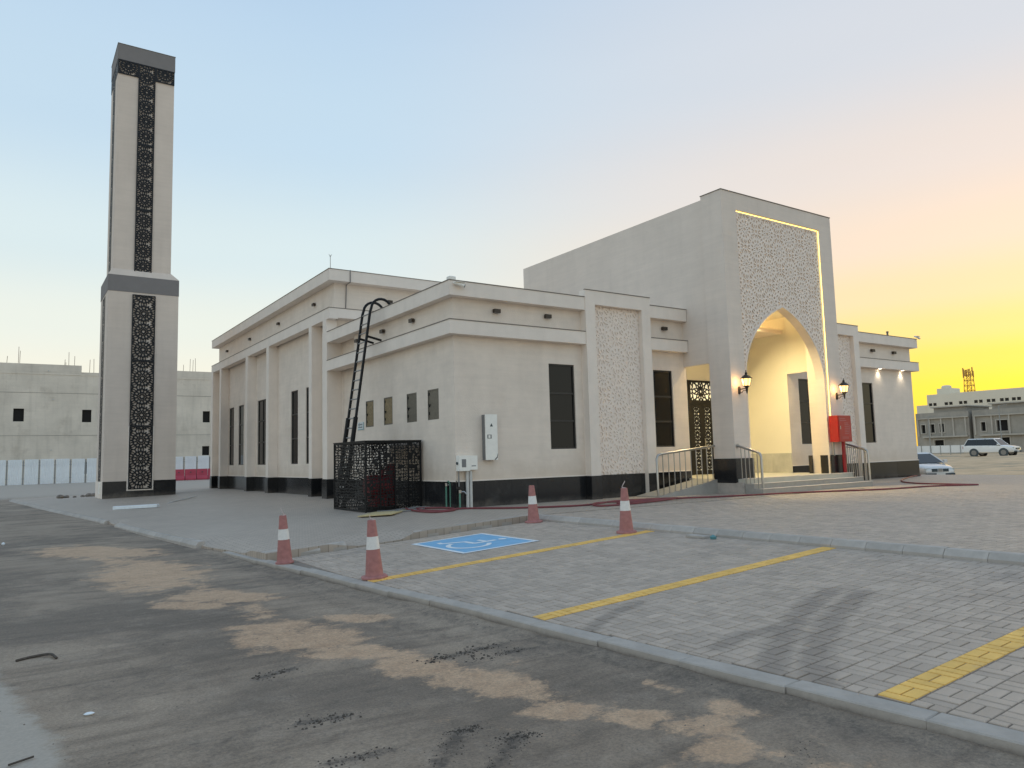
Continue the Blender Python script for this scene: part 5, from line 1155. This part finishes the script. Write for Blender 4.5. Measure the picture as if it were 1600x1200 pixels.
villa(28.5, 40.0, 'unfinished grey villa behind the white off-road car', 12, [(38.0, 38.7, 3.7, 5.2), (34.6, 36.3, 3.6, 5.4), (34.5, 35.9, 1.3, 2.5), (30.4, 31.4, 3.7, 5.2)], [(31.0, 37.2)])
random.seed(21)
wbld = tag(empty('white_building', (210, 78, .2)), 'long cream building with small windows on the skyline at right', 'building')
m = MB(); wy = [88.3, 83.9, 80.0, 76.0, 72.8, 69.5, 66.6, 63.0, 59.5]; holes = []
for y in wy:
    for s_ in (-.62, .62): holes.append((y+s_-.48-78, y+s_+.48-78, 12.9, 13.75))
walls(m, 'x', 0, -24, 11.8, 0, 16.2, holes, .3); m.quad((0, 11.8, 0), (20, 11.8, 0), (20, 11.8, 16.2), (0, 11.8, 16.2)); m.quad((0, -24, 0), (20, -24, 0), (20, -24, 16.2), (0, -24, 16.2)); m.build('wall', 'white_block', wbld, recalc=False)
for h in holes: MB().box(.28, .32, *h[:2], *h[2:]).build('window', 'glass', wbld)
MB().box(.1, 20, -23.9, 11.7, 16.0, 16.15).build('roof', 'white_block', wbld); MB().box(0.5, 16, 11.82, 15.2, 0, 13.3).build('annex', 'white_block', wbld); MB().box(2, 8, 6.2, 9.8, 16.152, 17.9).build('stair_tower', 'white_block', wbld); MB().lathe([(1.3, 17.9), (1.3, 18.5), (.9, 18.8), (0, 18.9)], 4, 8, 12).build('water_tank', 'white_block', wbld)
tw = tag(empty('phone_mast', (260, 100.3, 0)), 'orange lattice phone mast behind the cream building', 'mast')
m = MB()
for sx in (-1, 1):
    for sy in (-1, 1): m.tube([(sx*1.6, sy*1.6, 10), (sx*.9, sy*.9, 27.5)], .13, 5)
m.build('leg', 'tower_steel', tw); m = MB()
for k in range(9):
    z0, z1 = 11+k*1.8, 12.8+k*1.8; a, b = 1.6-.7*(z0-10)/17.5, 1.6-.7*(z1-10)/17.5
    for s1 in (-1, 1): m.tube([(s1*a, -a, z0), (s1*b, b, z1)], .07, 4); m.tube([(s1*a, a, z0), (s1*b, -b, z1)], .07, 4); m.tube([(-a, s1*a, z0), (a, s1*a, z0)], .07, 4); m.tube([(s1*a, -a, z0), (s1*a, a, z0)], .07, 4)
m.build('bracing', 'tower_steel', tw)
for k in range(7):
    a = k*.9; MB().box(1.5*math.cos(a)-.13, 1.5*math.cos(a)+.13, 1.5*math.sin(a)-.16, 1.5*math.sin(a)+.16, 24.6+.5*(k % 2), 26.8+.6*(k % 3)).build('antenna', 'tower_steel', tw)
hf = tag(empty('white_hoarding', (108, 37.2, .45)), 'low white panel hoarding in front of the unfinished villas', 'fence')
pan = MB().box(-.02, .02, -.7, .7, .05, 1.18).mesh('panel', 'car_white'); pst = MB().box(-.04, .04, -.03, .03, -.4, 1.25).mesh('post', 'post_grey')
for k in range(10):
    y = -6.4+k*1.46; link('panel', pan, hf, (random.uniform(-.03, .03), y, 0)); link('post', pst, hf, (-.06, y+.73, 0))
def lamp_post(x, y, h, lab):
    t = tag(empty('street_lamp', (x, y, zsand(x, y)-.1)), lab, 'street lamp', 'street lamps beyond the sand lot'); MB().tube([(0, 0, 0), (0, 0, h)], [.09, .06], 8).build('pole', 'post_grey', t); MB().tube([(0, 0, h-.1), (0, -.5, h+.05)], .04, 6).build('arm', 'post_grey', t); MB().box(-.10, .10, -.95, -.45, h+.0, h+.08).build('head', 'post_grey', t)
lamp_post(95, 32.4, 5.7, 'thin grey street lamp in front of the white hoarding'); lamp_post(95, 23.3, 6.6, 'thin grey street lamp behind the white off-road car')

# ================================================================== CARS
def car(loc, rz, kind, paint, lab):
    t = tag(empty('parked_car', loc, rz), lab, 'car', 'cars parked on the sand lot')
    k = 1.17                                       # survey units per metre
    if kind == 'suv':
        Lf, Lr, wd = 2.45, -2.55, .97; st = [(-2.55, .55, 1.05, .80), (-2.50, .42, 1.22, .92), (-1.9, .38, 1.24, .97), (0, .36, 1.20, .97), (1.15, .36, 1.17, .97), (1.5, .37, 1.14, .96), (2.15, .40, 1.06, .93), (2.40, .42, .98, .86), (2.46, .48, .80, .74)]
        gh = dict(base=(-2.42, 1.25), roof=(-2.05, .55), zb=1.18, zt=1.86, wb=.90, wr=.72); wheels = (1.52, -1.40); wr_ = .40
    else:
        Lf, Lr, wd = 2.25, -2.30, .88; st = [(-2.30, .40, .85, .74), (-2.2, .30, .98, .84), (-1.4, .27, 1.00, .88), (0, .26, .95, .88), (.95, .26, .92, .88), (1.5, .27, .86, .87), (2.0, .28, .77, .83), (2.2, .30, .70, .76), (2.26, .34, .60, .66)]
        gh = dict(base=(-1.65, 1.25), roof=(-1.05, .35), zb=.93, zt=1.42, wb=.80, wr=.60); wheels = (1.40, -1.32); wr_ = .32
    ring = lambda x, zb, zt, hw: [(x, s_*a, z) for s_, seq in ((1, ((0, zb), (hw*.86, zb), (hw*.97, zb+.10), (hw, zb+(zt-zb)*.55), (hw*.955, zt-.07), (hw*.86, zt-.01), (hw*.4, zt+.015), (0, zt+.02))),) for a, z in seq] + [(x, -a, z) for a, z in ((hw*.4, zt+.015), (hw*.86, zt-.01), (hw*.955, zt-.07), (hw, zb+(zt-zb)*.55), (hw*.97, zb+.10), (hw*.86, zb))]
    m = MB(); n = 14
    for s_ in st: m.v += ring(*s_)
    for i in range(len(st)-1):
        for j in range(n): m.f.append((i*n+j, i*n+(j+1) % n, (i+1)*n+(j+1) % n, (i+1)*n+j))
    m.f += [tuple(range(n)), tuple(range((len(st)-1)*n, len(st)*n))]
    m.v = [(x*k, y*k, z*k) for x, y, z in m.v]; m.build('body', paint, t, smooth=True)
    g = gh; q = [(g['base'][0], g['wb'], g['zb']), (g['base'][1], g['wb'], g['zb']), (g['roof'][1], g['wr'], g['zt']), (g['roof'][0], g['wr'], g['zt'])]
    m = MB(); m.v = [(x*k, y*k, z*k) for x, y, z in q] + [(x*k, -y*k, z*k) for x, y, z in q]; m.f = [(0, 1, 2, 3), (7, 6, 5, 4), (1, 5, 6, 2), (0, 3, 7, 4), (3, 2, 6, 7)]; m.build('windows', 'car_glass', t)
    rf = MB(); zt = g['zt']; rf.v = [(x*k, y*k, z*k) for x, y, z in ((g['roof'][0]-.06, g['wr']+.03, zt-.04), (g['roof'][1]+.08, g['wr']+.03, zt-.05), (g['roof'][1]-.05, g['wr']-.06, zt+.05), (g['roof'][0]+.05, g['wr']-.06, zt+.05), (g['roof'][0]-.06, -g['wr']-.03, zt-.04), (g['roof'][1]+.08, -g['wr']-.03, zt-.05), (g['roof'][1]-.05, -g['wr']+.06, zt+.05), (g['roof'][0]+.05, -g['wr']+.06, zt+.05))]
    rf.f = [(0, 1, 2, 3), (4, 7, 6, 5), (3, 2, 6, 7), (1, 5, 6, 2), (0, 3, 7, 4), (0, 4, 5, 1)]; rf.build('roof', paint, t, smooth=True)
    for sy in (1, -1):
        for f_ in (0, .36, .68, 1):
            x0 = g['base'][0]+(g['base'][1]-g['base'][0])*f_; x1 = g['roof'][0]+(g['roof'][1]-g['roof'][0])*f_
            MB().tube([(x0*k, sy*(g['wb']+.005)*k, (g['zb']-.02)*k), (x1*k, sy*(g['wr']+.012)*k, g['zt']*k)], .045 if f_ in (0, 1) else .03, 6).build('pillar', paint if f_ in (0, 1) or kind != 'suv' else 'ink', t)
        for wx in wheels:
            wl = empty('wheel', (wx*k, sy*(wd-.10)*k, wr_*k)); wl.parent = t
            MB().tube([(0, -.13, 0), (0, .13, 0)], wr_*k, 24).build('tyre', 'tyre', wl, smooth=True); MB().tube([(0, -.14, 0), (0, .14, 0)], wr_*k*.66, 18).build('rim', 'rim', wl, smooth=True)
            MB().tube([(wx*k, sy*(wd-.06)*k, wr_*k), (wx*k, sy*(wd+.012)*k, wr_*k)], (wr_+.07)*k, 24).build('wheel_arch', 'ink', t)
        xf = st[-2][0]; MB().box((xf-.16)*k, (xf+.03)*k, sy*st[-2][3]*k*.55 if sy > 0 else -st[-2][3]*k*.97, sy*st[-2][3]*k*.97 if sy > 0 else -st[-2][3]*k*.55, (st[-2][2]-.17)*k, (st[-2][2]-.03)*k).build('headlight', 'headlight', t)
        MB().box(st[0][0]*k-.02, (st[0][0]+.12)*k, min(sy*.62, sy*.88)*k*st[1][3]/.92, max(sy*.62, sy*.88)*k*st[1][3]/.92, (st[0][2]-.22)*k, (st[0][2]+.05)*k).build('taillight', 'taillight', t)
        MB().cham((g['base'][1]-.28)*k, (g['base'][1]-.12)*k, min(sy*.90, sy*1.06)*k, max(sy*.90, sy*1.06)*k, (g['zb']+.0)*k, (g['zb']+.15)*k, .02).build('mirror', paint, t)
        for f_ in (.20, .52): MB().box((-1.2+f_*2.2)*k, (-1.02+f_*2.2)*k, min(sy*wd, sy*(wd+.02))*k, max(sy*wd, sy*(wd+.02))*k, (g['zb']-.18)*k, (g['zb']-.15)*k).build('door_handle', paint, t)
    xf = st[-1][0]; zt = st[-1][2]
    for y0, y1 in ((-.42, -.14), (.14, .42)): MB().box((xf-.05)*k, (xf+.02)*k, y0*k, y1*k, (zt-.10)*k, (zt+.05)*k).build('grille', 'ink', t)
    MB().box((xf-.05)*k, (xf+.03)*k, -.10*k, .10*k, (zt-.10)*k, (zt+.06)*k).build('badge_panel', 'rim', t)
    MB().box((xf-.10)*k, (xf+.05)*k, -.72*k, .72*k, (st[-1][1]-.06)*k, (st[-1][1]+.08)*k).build('bumper', 'ink', t); MB().box((xf+.05)*k, (xf+.06)*k, -.22*k, .22*k, (st[-1][1]-.02)*k, (st[-1][1]+.10)*k).build('number_plate', 'plate', t)
    return t
car((34.9, 3.35, -.50), R(-124), 'sedan', 'car_silver', 'silver saloon car with its front showing past the building corner')
car((90, 22.4, .12), -math.pi/2-.03, 'suv', 'car_white', 'white off-road car parked side-on across the sand lot')
car((91, 15.6, .12), -math.pi/2-.03, 'sedan', 'car_white', 'white car at the right edge of the picture, in front of the off-road car')

# ------------------------------------------------------------------ survey units -> metres
for o in list(sc.objects):
    if o.parent is None and o.type != 'CAMERA' and o.name != 'sun':
        o.location = o.location*S; o.scale = o.scale*S
